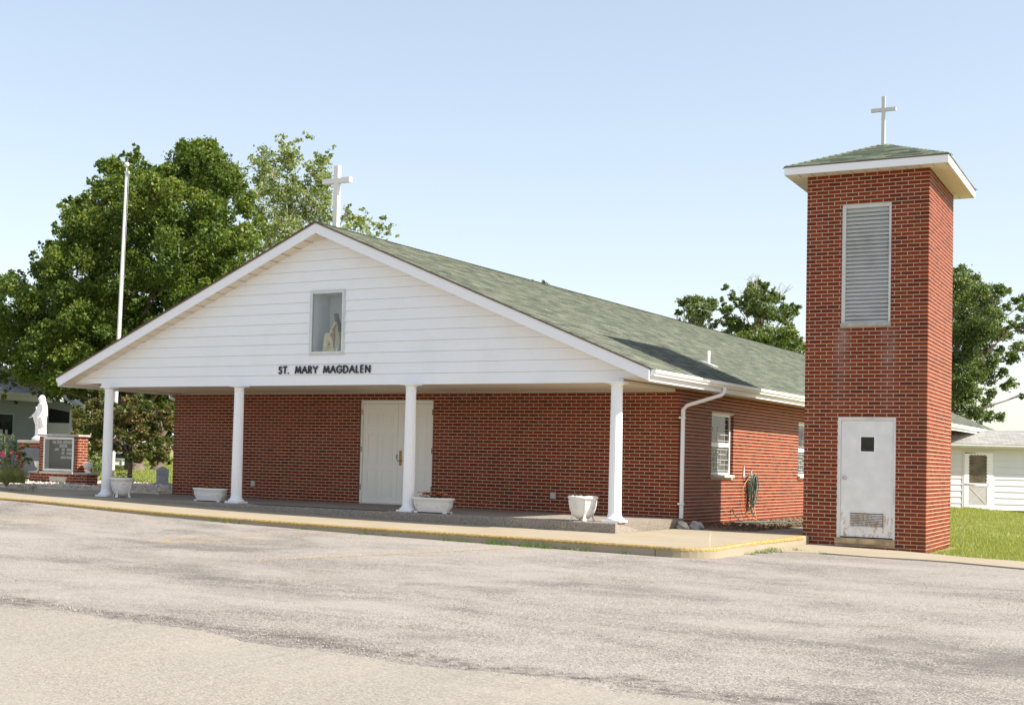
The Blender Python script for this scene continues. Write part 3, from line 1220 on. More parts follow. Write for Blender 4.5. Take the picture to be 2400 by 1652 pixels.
def shingle_slope(side, single):
    ux, uz = (-side) / math.hypot(1, SL), SL / math.hypot(1, SL)
    U = np.array([ux, 0, uz])                       # up the slope
    N = np.array([side * SL, 0, 1]) / math.hypot(SL, 1)
    xe = XR + side * (W / 2 + EAVE + .03)
    E0 = np.array([xe, 0, roof_z(xe)])
    Ls = (W / 2 + EAVE + .03) * math.hypot(1, SL)
    EX, TW = .127, .305
    nc = int(Ls / EX)
    Y0, Y1 = FY - .03, LEN + .52
    cells = []
    for c in range(nc + 1):
        off = [0, .5, .25, .75][c % 4] * TW
        y = Y0 - off
        while y < Y1:
            a_, b_ = max(y, Y0), min(y + TW - .006, Y1)
            if b_ - a_ > .03:
                cells.append((c, a_, b_, random.uniform(-.004, .004)))
            y += TW
    mb = MB()
    if single:
        near = sorted(range(len(cells)), key=lambda i: (cells[i][1] + 3.2) * 1.0 + cells[i][0] * .127 * .5)[:300]
        near = set(near)
    else:
        near = set()
    cache = {}
    for i, (c, a_, b_, j) in enumerate(cells):
        l_ = min(EX * 1.25, Ls - c * EX)
        if l_ < .02:
            continue
        base = E0 + U * (c * EX + j) + N * .002
        sgn = 1 if side > 0 else -1
        if i in near:
            key = (round(b_ - a_, 3), round(l_, 2))
            if key not in cache:
                v, f = shingle_mesh(b_ - a_, l_)
                me = bpy.data.meshes.new('shingle')
                me.from_pydata(v, [], f)
                me.materials.append(M['sh_o'])
                cache[key] = me
            o = bpy.data.objects.new('shingle', cache[key])
            COL.objects.link(o)
            X_ = np.array([0, 1.0, 0])
            o.matrix_world = Matrix(((X_[0], U[0], N[0], base[0]), (X_[1], U[1], N[1], a_), (X_[2], U[2], N[2], base[2]), (0, 0, 0, 1)))
            o.parent = roof
        else:
            v, f = shingle_mesh(b_ - a_, l_)
            if side > 0:
                mb.add([np.array([base[0], a_, base[2]]) + np.array([0, 1, 0]) * p[0] + U * p[1] + N * p[2] for p in v], f)
            else:
                mb.add([np.array([base[0], b_, base[2]]) - np.array([0, 1, 0]) * p[0] + U * p[1] + N * p[2] for p in v], f)
    tag(mb.build('shingle_courses', M['sh_a'], roof), kind='stuff')


shingle_slope(1, True)
shingle_slope(-1, False)
b = MB()
y = FY - .03
while y < LEN + .5:
    v = []
    for s_ in (-1, 0, 1):
        v += [(XR + s_ * .14, y, ZR + .018 - abs(s_) * .055), (XR + s_ * .14, y + .2, ZR + .010 - abs(s_) * .055)]
    b.add(v, [(0, 2, 3, 1), (2, 4, 5, 3)])
    b.add([(XR - .14, y, ZR - .045), (XR, y, ZR + .008), (XR + .14, y, ZR - .045), (XR + .14, y, ZR - .037), (XR, y, ZR + .018), (XR - .14, y, ZR - .037)], [(0, 1, 4, 5), (1, 2, 3, 4)])
    y += .155
tag(b.build('ridge_caps', M['sh_a'], roof), kind='stuff')
b = MB()
pv = np.array([-.62, 3.36, roof_z(-.62)])
b.lathe([(.032, -.05), (.032, .27), (.026, .27), (.026, .2)], pv, 16)
b.build('vent_pipe', M['trim'], roof)
b = MB()
for s1, s2, s3, s4 in ((-.14, .16, -.15, .15),):
    c4 = [(pv[0] + s1, pv[1] + s3), (pv[0] + s2, pv[1] + s3), (pv[0] + s2, pv[1] + s4), (pv[0] + s1, pv[1] + s4)]
    b.hexa([(x, y_, roof_z(x) + .006) for x, y_ in c4] + [(x, y_, roof_z(x) + .016) for x, y_ in c4])
b.build('pipe_flashing', M['alu'], roof)

# rake boards, drip edge, eaves
FH = .205
for s_ in (1, -1):
    xe = XR + s_ * (W / 2 + EAVE)
    z1, z0 = ZR - .014, roof_z(xe) - .014
    b = MB()
    off = 0.001 * s_
    b.prism([(XR + off, FY, z1), (xe, FY, z0), (xe, FY, z0 - FH), (XR + off, FY, z1 - FH)], (0, .022, 0), .5)
    bevel(b.build('rake_board', M['trim'], church), .002)
    b = MB()
    b.prism([(XR + off, FY - .018, z1 + .012), (xe + s_ * .01, FY - .018, z0 + .012), (xe + s_ * .01, FY - .018, z0 - .012), (XR + off, FY - .018, z1 - .012)], (0, .0165, 0), .5)
    b.build('drip_edge', mat_basic('brown_drip_edge', (.20, .12, .08), .5, .1, 6) if s_ > 0 else bpy.data.materials['brown_drip_edge'], church)
    # sloped soffit behind the rake, in vinyl panels
    pw = .30
    L_ = math.hypot(W / 2 + EAVE, SL * (W / 2 + EAVE)) - .07
    k = int(round(L_ / pw))
    pw = L_ / k
    for i in range(k):
        q0, q1 = i * pw + .012, (i + 1) * pw - .012
        cs = 1 / math.hypot(1, SL)
        v = []
        for q in (q0, q1):
            x = XR + s_ * (q * cs + .03)
            z = roof_z(x) - .014 - FH + .012
            v.append((x, z))
        b = MB()
        b.prism([(v[0][0], FY + .023, v[0][1]), (v[1][0], FY + .023, v[1][1]), (v[1][0], FY + .023, v[1][1] + .008), (v[0][0], FY + .023, v[0][1] + .008)], (0, .325, 0), .5)
        b.build('soffit_panel', M['soffit'], church)
    # eave fascia, flat eave soffit
    b = MB()
    b.box((xe - .02 * s_, FY + .023, z0 - FH), (xe, LEN + .45, z0 - .0), .5)
    b.build('eave_fascia', M['trim'], church)
    xw = 0 if s_ > 0 else -W
    y = FY + .25
    b = MB()
    b.box((xw + .013 * s_, FY + .30, HT + .002), (xe - .021 * s_, LEN + .44, HT + .012), .5)
    b.build('eave_soffit', M['soffit'], church)
    # gutter: K profile, open top
    gx0 = xe + .003 * s_
    gp = [(0, .0), (0, .10), (.004, .10), (.004, .006), (.062, .006), (.068, .03), (.092, .055), (.092, .094), (.082, .10), (.098, .104), (.1, .05), (.074, .024), (.07, .0)]
    zg = z0 - .118
    for (ya, yb_) in ((FY + .05, 6.4), (6.404, 14.5), (14.504, 22.6), (22.604, LEN + .45)):
        b = MB()
        b.prism([(gx0 + s_ * p[0], ya, zg + p[1]) for p in gp], (0, yb_ - ya, 0), .5)
        b.build('gutter', M['gutter'], church)
    b = MB()
    b.prism([(gx0 + s_ * p[0], FY + .044, zg + p[1]) for p in ((0, 0), (.07, 0), (.074, .024), (.1, .05), (.1, .106), (0, .106))], (0, .005, 0), .5)
    b.build('gutter_end_cap', M['trim'], church)

# downspouts
def downspout(sx, xw, yw, elbow_y):
    zg = roof_z(XR + (W / 2 + EAVE)) - .13
    p = [(xw + sx * .72, elbow_y, zg), (xw + sx * .72, elbow_y, zg - .08), (xw + sx * .68, elbow_y - .05, zg - .14),
         (xw + sx * .14, yw + .04, 2.23), (xw + sx * .075, yw, 2.15), (xw + sx * .07, yw, .02)]
    b = MB()

    def sq(pts, a_=.03, c_=.04):
        P = [np.array(q, float) for q in pts]
        vs, fs = [], []
        for i in range(len(P)):
            t_ = P[min(i + 1, len(P) - 1)] - P[max(i - 1, 0)]
            t_ = t_ / np.linalg.norm(t_)
            s1 = np.array([0.0, 1, 0])
            s1 = s1 - t_ * (s1 @ t_)
            s1 /= np.linalg.norm(s1)
            s2 = np.cross(t_, s1)
            for (k1, k2) in ((-1, -.7), (-.7, -1), (.7, -1), (1, -.7), (1, .7), (.7, 1), (-.7, 1), (-1, .7)):
                vs.append(P[i] + s1 * k1 * c_ + s2 * k2 * a_)
        for i in range(len(P) - 1):
            for k in range(8):
                fs.append((i * 8 + k, i * 8 + (k + 1) % 8, (i + 1) * 8 + (k + 1) % 8, (i + 1) * 8 + k))
        b.add(vs, fs, .5)
    sq(p)
    d = b.build('downspout', M['trim'], church)
    for z in (1.98, .38):
        b = MB()
        b.box((xw + sx * .034, yw - .115, z), (xw + sx * .039, yw + .05, z + .035))
        b.box((xw + sx * .030, yw - .085, z), (xw + sx * .112, yw - .045, z + .035))
        b.box((xw + sx * .104, yw - .044, z), (xw + sx * .108, yw + .044, z + .035))
        b.build('strap', M['trim'], d)


downspout(1, 0, .03, .44)
downspout(-1, -W, .75, .65)

# ---- porch gable, ceiling, columns
GY = -2.80
ZB = 2.485
board = .2032


def gable_half(z):
    """half width of the gable face at height z (under the rake soffit)"""
    return (ZR - .014 - FH + .012 - z) / SL


niche = (-6.445, -5.70, 3.115, 4.295)       # opening in the gable
z = ZB
i = 0
while z < 5.34:
    z1 = min(z + board, 5.385)
    if i == 0:
        xa = xb = None
        lo = (-W - .02 + .45 - .0, .05)
    ext0, ext1 = min(gable_half(z), W / 2 + EAVE - .03), min(gable_half(z1), W / 2 + EAVE - .03)
    if z < HT:
        polys = [([(-W + .33, z), (.06, z), (.06, HT + .013), (XR + W / 2 + EAVE - .022, HT + .013), (XR + gable_half(z1), z1), (XR - gable_half(z1), z1), (XR - W / 2 - EAVE + .022, HT + .013), (-W + .33, HT + .013)])]
    else:
        L0, L1, R0, R1 = XR - ext0, XR - ext1, XR + ext0, XR + ext1
        nx0, nx1, nz0, nz1 = niche
        if z1 > nz0 + .01 and z < nz1 - .01:
            polys = []
            a_, c_ = max(z, nz0), min(z1, nz1)
            lowest = [(L0, z), (nx0, z), (nx0, z1), (L1, z1)]
            highest = [(nx1, z), (R0, z), (R1, z1), (nx1, z1)]
            polys = [lowest, highest]
            if z < nz0:
                polys.append([(nx0, z), (nx1, z), (nx1, nz0), (nx0, nz0)])
            if z1 > nz1:
                polys.append([(nx0, nz1), (nx1, nz1), (nx1, z1), (nx0, z1)])
        else:
            polys = [[(L0, z), (R0, z), (R1, z1), (L1, z1)]]
    b = MB()
    for pl in polys:
        zlo, zhi = z, z1
        # clapboard: bottom edge stands 14 mm proud of the top edge
        def yy(zz_):
            return GY - .014 * (1 - (zz_ - zlo) / max(zhi - zlo, 1e-3)) ** 1.0
        fr = [(x, yy(zz_), zz_ + (.004 if abs(zz_ - zlo) < 1e-6 and i > 0 else 0)) for x, zz_ in pl]
        bk = [(x, GY + .02, zz_) for x, _, zz_ in fr]
        n_ = len(fr)
        b.add(fr + bk, [tuple(range(n_)), tuple(range(2 * n_ - 1, n_ - 1, -1))] + [(k, n_ + k, n_ + (k + 1) % n_, (k + 1) % n_) for k in range(n_)], .5)
    b.build('siding_board', M['white'], church)
    z += board
    i += 1
# gable backing and roof void walls
b = MB()
tz = ZR - .014 - FH
for (pa) in ([(-W + .5, HT + .02), (niche[0] - .02, HT + .02), (niche[0] - .02, tz - SL * abs(niche[0] - XR) - .02), (-W + .5, HT + .2)], [(niche[1] + .02, HT + .02), (.0, HT + .02), (.0, HT + .2), (niche[1] + .02, tz - SL * abs(niche[1] - XR) - .02)]):
    b.prism([(x, GY + .021, z_) for x, z_ in pa], (0, .03, 0), .5)
b.build('gable_backing', M['soffit'], church)
# back gable
b = MB()
b.prism([(-W - .3, LEN - .1, HT + .02), (.3, LEN - .1, HT + .02), (XR, LEN - .1, ZR - .15)], (0, .08, 0), .5)
b.build('back_gable', M['white'], church)

# porch ceiling: panels running front to back, dropped 6 cm below the eave soffit
nP = 40
pw = (W - .44) / nP
for k in range(nP):
    xa = -W + .35 + k * pw
    b = MB()
    b.box((xa + .009, GY + .021, 2.494), (xa + pw * .5 - .007, -.008, 2.504))
    b.box((xa + pw * .5 + .007, GY + .021, 2.494), (xa + pw - .009, -.008, 2.504))
    b.box((xa + .009, GY + .021, 2.504), (xa + pw - .009, -.008, 2.508))
    b.build('ceiling_panel', M['soffit'], church)
b = MB()
b.box((-W + .345, GY + .021, 2.518), (-.08, -.008, HT + .0), .5)
b.box((-.085, GY + .021, 2.478), (-.07, -.007, HT + .001), .5)
b.box((-W + .331, GY + .021, 2.478), (-W + .344, -.007, HT + .001), .5)
b.box((-W + .346, -.03, 2.482), (-.086, -.009, 2.4935), .5)
b.build('ceiling_box', M['soffit'], church)
for xh in (-3.75, -9.2, -1.0):
    b = MB()
    b.tube([(xh, -1.2, 2.495), (xh, -1.2, 2.45)], .004, 6)
    b.tube([(xh + .018 * math.sin(a_), -1.2, 2.432 + .018 * math.cos(a_)) for a_ in np.linspace(0, 5, 10)], .004, 6)
    b.build('hook', M['steel'], church)

COLX = [-11.66, -8.1, -4.06, .0]
CY = -2.93


def column(parent, x, y):
    c = None
    b = MB()
    z0, z1 = .13, ZB - .001
    # plinth
    b.box((x - .165, y - .165, z0), (x + .165, y + .165, z0 + .035))
    pl = bevel(b.build('column', M['column'], parent), .004)
    b = MB()
    b.lathe([(.160, .035), (.166, .05), (.160, .066), (.140, .075), (.128, .09), (.118, .115), (.112, .14)], (x, y, z0), 36)
    b.build('column_base', M['column'], pl)
    # fluted shaft with entasis
    nf = 20
    b = MB()
    n = nf * 6
    hs = [(.14, .1), (.17, 1), (1.1, 1), (2.0, 1), (z1 - z0 - .13, 1), (z1 - z0 - .11, .1)]
    vs, fs = [], []
    for i_, (h, amt) in enumerate(hs):
        rr = .110 - .016 * max(0, (h - .6) / 1.8)
        for k in range(n):
            w = 2 * math.pi * k / n
            ph = (k % 6) / 6
            fl = 0 if ph < .15 else .0075 * math.sin(math.pi * (ph - .15) / .85)
            vs.append((x + (rr - fl * amt) * math.cos(w), y + (rr - fl * amt) * math.sin(w), z0 + h))
    for i_ in range(len(hs) - 1):
        for k in range(n):
            fs.append((i_ * n + k, i_ * n + (k + 1) % n, (i_ + 1) * n + (k + 1) % n, (i_ + 1) * n + k))
    b.add(vs, fs, .5, False)
    b.build('shaft', M['column'], pl)
    b = MB()
    zt = z1
    b.lathe([(.094, -.115), (.104, -.108), (.104, -.098), (.096, -.09), (.096, -.06), (.112, -.045), (.135, -.028), (.14, -.024)], (x, y, zt), 36)
    b.box((x - .15, y - .145, zt - .024), (x + .15, y + .145, zt))
    bevel(b.build('capital', M['column'], pl), .003)


for x in COLX:
    column(church, x, CY)

# niche window with its frame
nx0, nx1, nz0, nz1 = niche
b = MB()
fw = .045
yf = GY - .03
b.box((nx0 - .02, yf, nz0 - .02), (nx0 + fw - .02, GY + .02, nz1 + .02))
b.box((nx1 - fw + .02, yf, nz0 - .02), (nx1 + .02, GY + .02, nz1 + .02))
b.box((nx0 + fw - .02, yf, nz1 - fw + .02), (nx1 - fw + .02, GY + .02, nz1 + .02))
b.box((nx0 + fw - .02, yf, nz0 - .02), (nx1 - fw + .02, GY + .02, nz0 + fw - .02))
b.box((nx0 - .045, yf + .006, nz0 - .045), (nx0 - .021, GY + .01, nz1 + .045))
b.box((nx1 + .021, yf + .006, nz0 - .045), (nx1 + .045, GY + .01, nz1 + .045))
b.box((nx0 - .021, yf + .006, nz1 + .021), (nx1 + .021, GY + .01, nz1 + .045))
b.box((nx0 - .021, yf + .006, nz0 - .045), (nx1 + .021, GY + .01, nz0 - .021))
nw = bevel(b.build('display_window', M['alu'], church), .003)
b = MB()
d_ = .62
b.box((nx0 - .35, GY + d_, nz0), (nx1 + .35, GY + d_ + .01, nz1), .5)
b.box((nx0 - .01, GY + .021, nz0 - .012), (nx1 + .3, GY + d_, nz0 - .002), .5)
b.box((nx0 - .012, GY + .021, nz0), (nx0 - .002, GY + d_, nz1), .5)
b.box((nx1 + .34, GY + .05, nz0), (nx1 + .35, GY + d_, nz1), .5)
b.box((nx0 - .35, GY + .021, nz1 + .002), (nx1 + .35, GY + d_, nz1 + .012), .5)
b.box((nx0 - .35, GY + d_ - .004, 3.93), (nx1 + .35, GY + d_ - .0001, 3.935), .5)
b.box((nx0 - .35, GY + d_ - .004, 3.70), (nx1 + .35, GY + d_ - .0001, 3.705), .5)
b.build('niche_lining', M['niche'], nw)
tg = NT('clear_pane')
tg.b.inputs['Base Color'].default_value = (1, 1, 1, 1)
gl = tg.n('ShaderNodeBsdfGlossy')
gl.inputs['Roughness'].default_value = .03
tr_ = tg.n('ShaderNodeBsdfTransparent')
tr_.inputs['Color'].default_value = (.93, .95, .95, 1)
mx_ = tg.n('ShaderNodeMixShader')
mx_.inputs[0].default_value = .05
tg.l(tr_.outputs[0], mx_.inputs[1])
tg.l(gl.outputs[0], mx_.inputs[2])
tg.l(mx_.outputs[0], tg.out.inputs['Surface'])
M['clear'] = tg.m
b = MB()
b.box((nx0 + .02, GY - .008, nz0 + .02), (nx1 - .02, GY - .004, nz1 - .02))
b.build('pane', M['clear'], nw)

# ridge cross
def cross(parent, c, h, w, t_, zarm, ta, mat, rz=0):
    b = MB()
    x, y, z = c
    b.box((x - t_ / 2, y - t_ / 2, z), (x + t_ / 2, y + t_ / 2, z + h))
    o = bevel(b.build('cross', mat, parent), .004)
    b = MB()
    b.box((x - w / 2, y - t_ / 2 - .002, z + zarm - ta / 2), (x - t_ / 2 - .0005, y + t_ / 2 + .002, z + zarm + ta / 2))
    b.box((x + t_ / 2 + .0005, y - t_ / 2 - .002, z + zarm - ta / 2), (x + w / 2, y + t_ / 2 + .002, z + zarm + ta / 2))
    b.box((x - t_ / 2 - .0005, y - t_ / 2 - .002, z + zarm - ta / 2), (x + t_ / 2 + .0005, y - t_ / 2 - .0003, z + zarm + ta / 2))
    bevel(b.build('cross_arm', mat, o), .003)
    return o


cross(church, (XR, -2.45, 5.62), 1.22, .64, .105, .92, .10, M['cross'])

# ---- lettering on the gable: strokes of a plain geometric alphabet
GLY = {
    'S': [[(.86, .84), (.7, .96), (.45, 1), (.22, .93), (.14, .76), (.25, .6), (.5, .52), (.75, .42), (.86, .26), (.78, .08), (.55, 0), (.28, .03), (.1, .16)]],
    'T': [[(0, 1), (1, 1)], [(.5, 1), (.5, 0)]], '.': [[(.3, 0), (.3, .07)]],
    'M': [[(0, 0), (.17, 1)], [(.17, 1), (.5, .1)], [(.5, .1), (.83, 1)], [(.83, 1), (1, 0)]],
    'A': [[(0, 0), (.5, 1)], [(.5, 1), (1, 0)], [(.2, .36), (.8, .36)]],
    'R': [[(.1, 0), (.1, 1)], [(.1, 1), (.5, 1), (.74, .9), (.8, .74), (.72, .58), (.5, .5), (.1, .5)], [(.45, .5), (.88, 0)]],
    'Y': [[(0, 1), (.5, .5)], [(1, 1), (.5, .5)], [(.5, .5), (.5, 0)]],
    'G': [[(.92, .8), (.74, .95), (.5, 1), (.24, .92), (.06, .7), (0, .5), (.06, .3), (.24, .08), (.5, 0), (.74, .06), (.9, .2), (.96, .45)], [(.96, .46), (.55, .46)]],
    'D': [[(.08, 0), (.08, 1)], [(.08, 1), (.4, 1), (.72, .88), (.92, .64), (.94, .4), (.78, .14), (.45, 0), (.08, 0)]],
    'L': [[(.15, 1), (.15, 0)], [(.15, 0), (.75, 0)]], 'E': [[(.12, 0), (.12, 1)], [(.12, 1), (.75, 1)], [(.12, .52), (.7, .52)], [(.12, 0), (.75, 0)]],
    'N': [[(.08, 0), (.08, 1)], [(.08, 1), (.92, 0)], [(.92, 0), (.92, 1)]],
}
text = 'ST. MARY MAGDALEN'
widths = {'S': .62, 'T': .62, '.': .3, 'M': 1.0, 'A': .88, 'R': .66, 'Y': .78, 'G': .92, 'D': .84, 'L': .55, 'E': .6, 'N': .86, ' ': .62}
LH = .132
tot = sum(widths[c] * LH + .032 for c in text)
X0, X1 = -7.205, -5.01
kx = (X1 - X0) / tot
x = X0
for ch in text:
    w_ = widths[ch] * LH * kx
    if ch != ' ':
        b = MB()
        for st in GLY[ch]:
            for (p, q) in zip(st[:-1], st[1:]):
                P0 = np.array([x + p[0] * w_, 2.722 + p[1] * LH])
                P1 = np.array([x + q[0] * w_, 2.722 + q[1] * LH])
                d = P1 - P0
                L_ = np.linalg.norm(d)
                d = d / L_
                P0 = P0 - d * .006
                P1 = P1 + d * .006
                n_ = np.array([-d[1], d[0]]) * .0135
                yf_ = GY - .036 + random.uniform(0, .0012)
                q4 = [P0 - n_, P1 - n_, P1 + n_, P0 + n_]
                b.prism([(a_[0], yf_, a_[1]) for a_ in q4], (0, .018, 0), .5)
        b.build('letter', M['letter'], church)
    x += w_ + .032 * kx
# ------------------------------------------------------------------ the bell tower
TW, TD, TH = 2.03, 2.79, 6.57
TYAW = 0.0445
TLOC = (4.344, .0925, -.267)
tower = thing('bell_tower', 'tall narrow red brick bell tower with a white steel door and louvred opening', 'tower', TLOC, TYAW)
tfr = Matrix.Translation(TLOC) @ Matrix.Rotation(TYAW, 4, 'Z')
TO_D = (.50, 1.46, .20, 2.29)          # s measured from the right corner
TO_L = (.612, 1.425, 3.925, 6.0)
b = MB()
wall_boxes(b, (-.022, 0), (-1, 0), (0, -1), TW - .022, 0, TH, [(TO_D[0] - .022, TO_D[1] - .022, TO_D[2], TO_D[3]), (TO_L[0] - .022, TO_L[1] - .022, TO_L[2], TO_L[3])])
wall_boxes(b, (0, .2), (0, 1), (1, 0), TD - .2, 0, TH, [])
wall_boxes(b, (-TW, .2), (0, 1), (-1, 0), TD - .2, 0, TH, [])
wall_boxes(b, (-.2, TD), (-1, 0), (0, 1), TW - .4, 0, TH, [])
b.prism([(x, y, 0) for x, y in corner_core(.022)], (0, 0, TH), .5)
twall = b.build('wall', M['mortar'], tower)
tb = Bricks(tfr)
TNC = 97
tz0 = TH - TNC * BC - .004
lay(tb, (0, 0), (-1, 0), (0, -1), TW, tz0, TNC, [TO_D, TO_L, (.495, 1.49, .097, .20), (.60, 1.435, 3.865, 3.93)], s_start=lambda c: fj(c) + .01)
lay(tb, (0, 0), (0, 1), (1, 0), TD, tz0, TNC, [], s_start=lambda c: sj(c) + .01)
lay(tb, (-TW, TD), (0, -1), (-1, 0), TD, tz0, TNC, [])
lay(tb, (-TW, TD), (1, 0), (0, 1), TW, tz0, TNC, [])
for c in range(TNC):
    corner_piece(tb, (0, 0), (-1, 0), (0, -1), (0, 1), (1, 0), fj(c), sj(c), tz0 + c * BC, r=.022)
Bricks.hidden = staticmethod(lambda w: False)
tb.finish(twall)

# steel door
b = MB()
dx0, dx1, dz0, dz1 = -1.46, -.50, .20, 2.29
b.box((dx0, -.004, dz0), (dx0 + .055, .13, dz1))
b.box((dx1 - .038, -.004, dz0), (dx1, .13, dz1))
b.box((dx0 + .055, -.004, 2.238), (dx1 - .038, .13, dz1))
bevel(b.build('door_frame', mat_white('peeling_frame', (.70, .70, .68), .5, .35, (.34, .25, .18)), tower), .003)
b = MB()
lx0, lx1, lz0, lz1 = dx0 + .058, dx1 - .041, .222, 2.235
v0, v1, u0, u1 = -1.245, -.69, .40, .635           # vent
w0, w1, q0, q1 = -1.075, -.855, 1.70, 1.95          # little window
yF, yB = .018, .06
for (a_, c_, e_, g_) in ((lx0, lx1, lz0, u0), (lx0, v0, u0, u1), (v1, lx1, u0, u1), (lx0, lx1, u1, q0), (lx0, w0, q0, q1), (w1, lx1, q0, q1), (lx0, lx1, q1, lz1)):
    b.box((a_, yF, e_), (c_, yB, g_))
tdoor = b.build('door', M['rustdoor'], tower)
b = MB()
for (a_, c_, e_, g_) in ((w0 - .022, w1 + .022, q1, q1 + .022), (w0 - .022, w1 + .022, q0 - .022, q0), (w0 - .022, w0, q0, q1), (w1, w1 + .022, q0, q1)):
    b.box((a_, yF - .006, e_), (c_, yF - .0005, g_))
bevel(b.build('window_frame', M['trim'], tdoor), .002)
b = MB()
b.box((w0, yF + .012, q0), (w1, yF + .018, q1))
b.build('pane', mat_glass('black_glass', (.012, .012, .010), .12), tdoor)
b = MB()
b.lathe([(.001, -.002), (.034, 0), (.034, .006), (.014, .012), (.012, .03), (.026, .04), (.032, .055), (.026, .068), (.004, .074)], (0, 0, 0), 20)
kn = b.build('knob', M['steel'], tdoor)
kn.location = (-1.335, yF, 1.235)
kn.rotation_euler = (R(90), 0, 0)
b = MB()
for (a_, c_, e_, g_) in ((v0 - .03, v1 + .03, u1, u1 + .028), (v0 - .03, v1 + .03, u0 - .03, u0), (v0 - .03, v0, u0, u1), (v1, v1 + .03, u0, u1)):
    b.box((a_, yF - .008, e_), (c_, yF - .0005, g_))
b.box((v0, yB - .01, u0), (v1, yB - .005, u1))
vf = b.build('vent_frame', M['rustdoor'], tdoor)
b = MB()
b.box((v0, yF + .026, u0), (v1, yF + .028, u1))
b.build('vent_shade_sheet', M['black'], vf)  # flat black sheet standing in for the shadow between the slats
for k in range(8):
    z = u0 + .006 + k * (u1 - u0 - .01) / 8
    b = MB()
    b.prism([(v0 + .001, yF - .004, z), (v0 + .001, yF + .010, z + .018), (v0 + .001, yF + .014, z + .015), (v0 + .001, yF - .002, z - .003)], (v1 - v0 - .002, 0, 0), .5)
    b.build('slat', M['rustvent'], vf)
for hz in (.45, 1.15, 1.9):
    b = MB()
    b.tube([(lx1 + .008, yF - .01, hz), (lx1 + .008, yF - .01, hz + .1)], .008, 8)
    b.build('hinge', M['rustsill'], tdoor)
b = MB()
b.box((-1.488, -.055, .100), (-.497, .06, .186))
bevel(b.build('door_sill', M['rustsill'], tower), .006)

# louvre
b = MB()
a0, a1, c0, c1 = -1.425, -.612, 3.93, 6.0
b.box((a0, -.008, c0), (a0 + .06, .10, c1))
b.box((a1 - .038, -.008, c0), (a1, .10, c1))
b.box((a0 + .06, -.008, c1 - .055), (a1 - .038, .10, c1))
lf = bevel(b.build('louver_frame', M['louver'], tower), .003)
b = MB()
b.box((a0 + .01, .11, c0), (a1 - .01, .115, c1))
b.build('louver_backing', M['black'], lf)
ns = 29
for k in range(ns):
    z = c0 + .004 + k * (c1 - c0 - .06) / ns
    b = MB()
    dz_ = random.uniform(-.003, .003)
    b.prism([(a0 + .061, .006, z), (a0 + .061, .075, z + .075), (a0 + .061, .081, z + .070), (a0 + .061, .014, z - .006)], (a1 - a0 - .1, 0, dz_), .5)
    b.build('slat', M['louver'], lf)
b = MB()
b.box((-1.437, -.045, 3.868), (-.602, .10, 3.928))
bevel(b.build('louver_sill', M['capstone'], tower), .005)

# cap roof
OV = .335
ez = TH + .125
X0_, X1_, Y0_, Y1_ = -TW - OV, OV, -OV, TD + OV
ax, ay, az = -TW / 2, TD / 2, 7.33 - .0
ay0 = ay1 = TD / 2
b = MB()
cs = [(X0_ + .01, Y0_ + .01), (X1_ - .01, Y0_ + .01), (X1_ - .01, Y1_ - .01), (X0_ + .01, Y1_ - .01)]
b.add([(x, y, TH + .004) for x, y in cs] + [(x, y, ez) for x, y in cs] + [(ax, ay, az)],
      [(3, 2, 1, 0), (0, 1, 5, 4), (1, 2, 6, 5), (2, 3, 7, 6), (3, 0, 4, 7), (4, 5, 8), (5, 6, 8), (6, 7, 8), (7, 4, 8)], .5)
troof = b.build('roof', M['soffit'], tower)
cs = [np.array([X0_ - .006, Y0_ - .006, ez - .002]), np.array([X1_ + .006, Y0_ - .006, ez - .002]), np.array([X1_ + .006, Y1_ + .006, ez - .002]), np.array([X0_ - .006, Y1_ + .006, ez - .002])]
apex = np.array([ax, ay, az + .004])
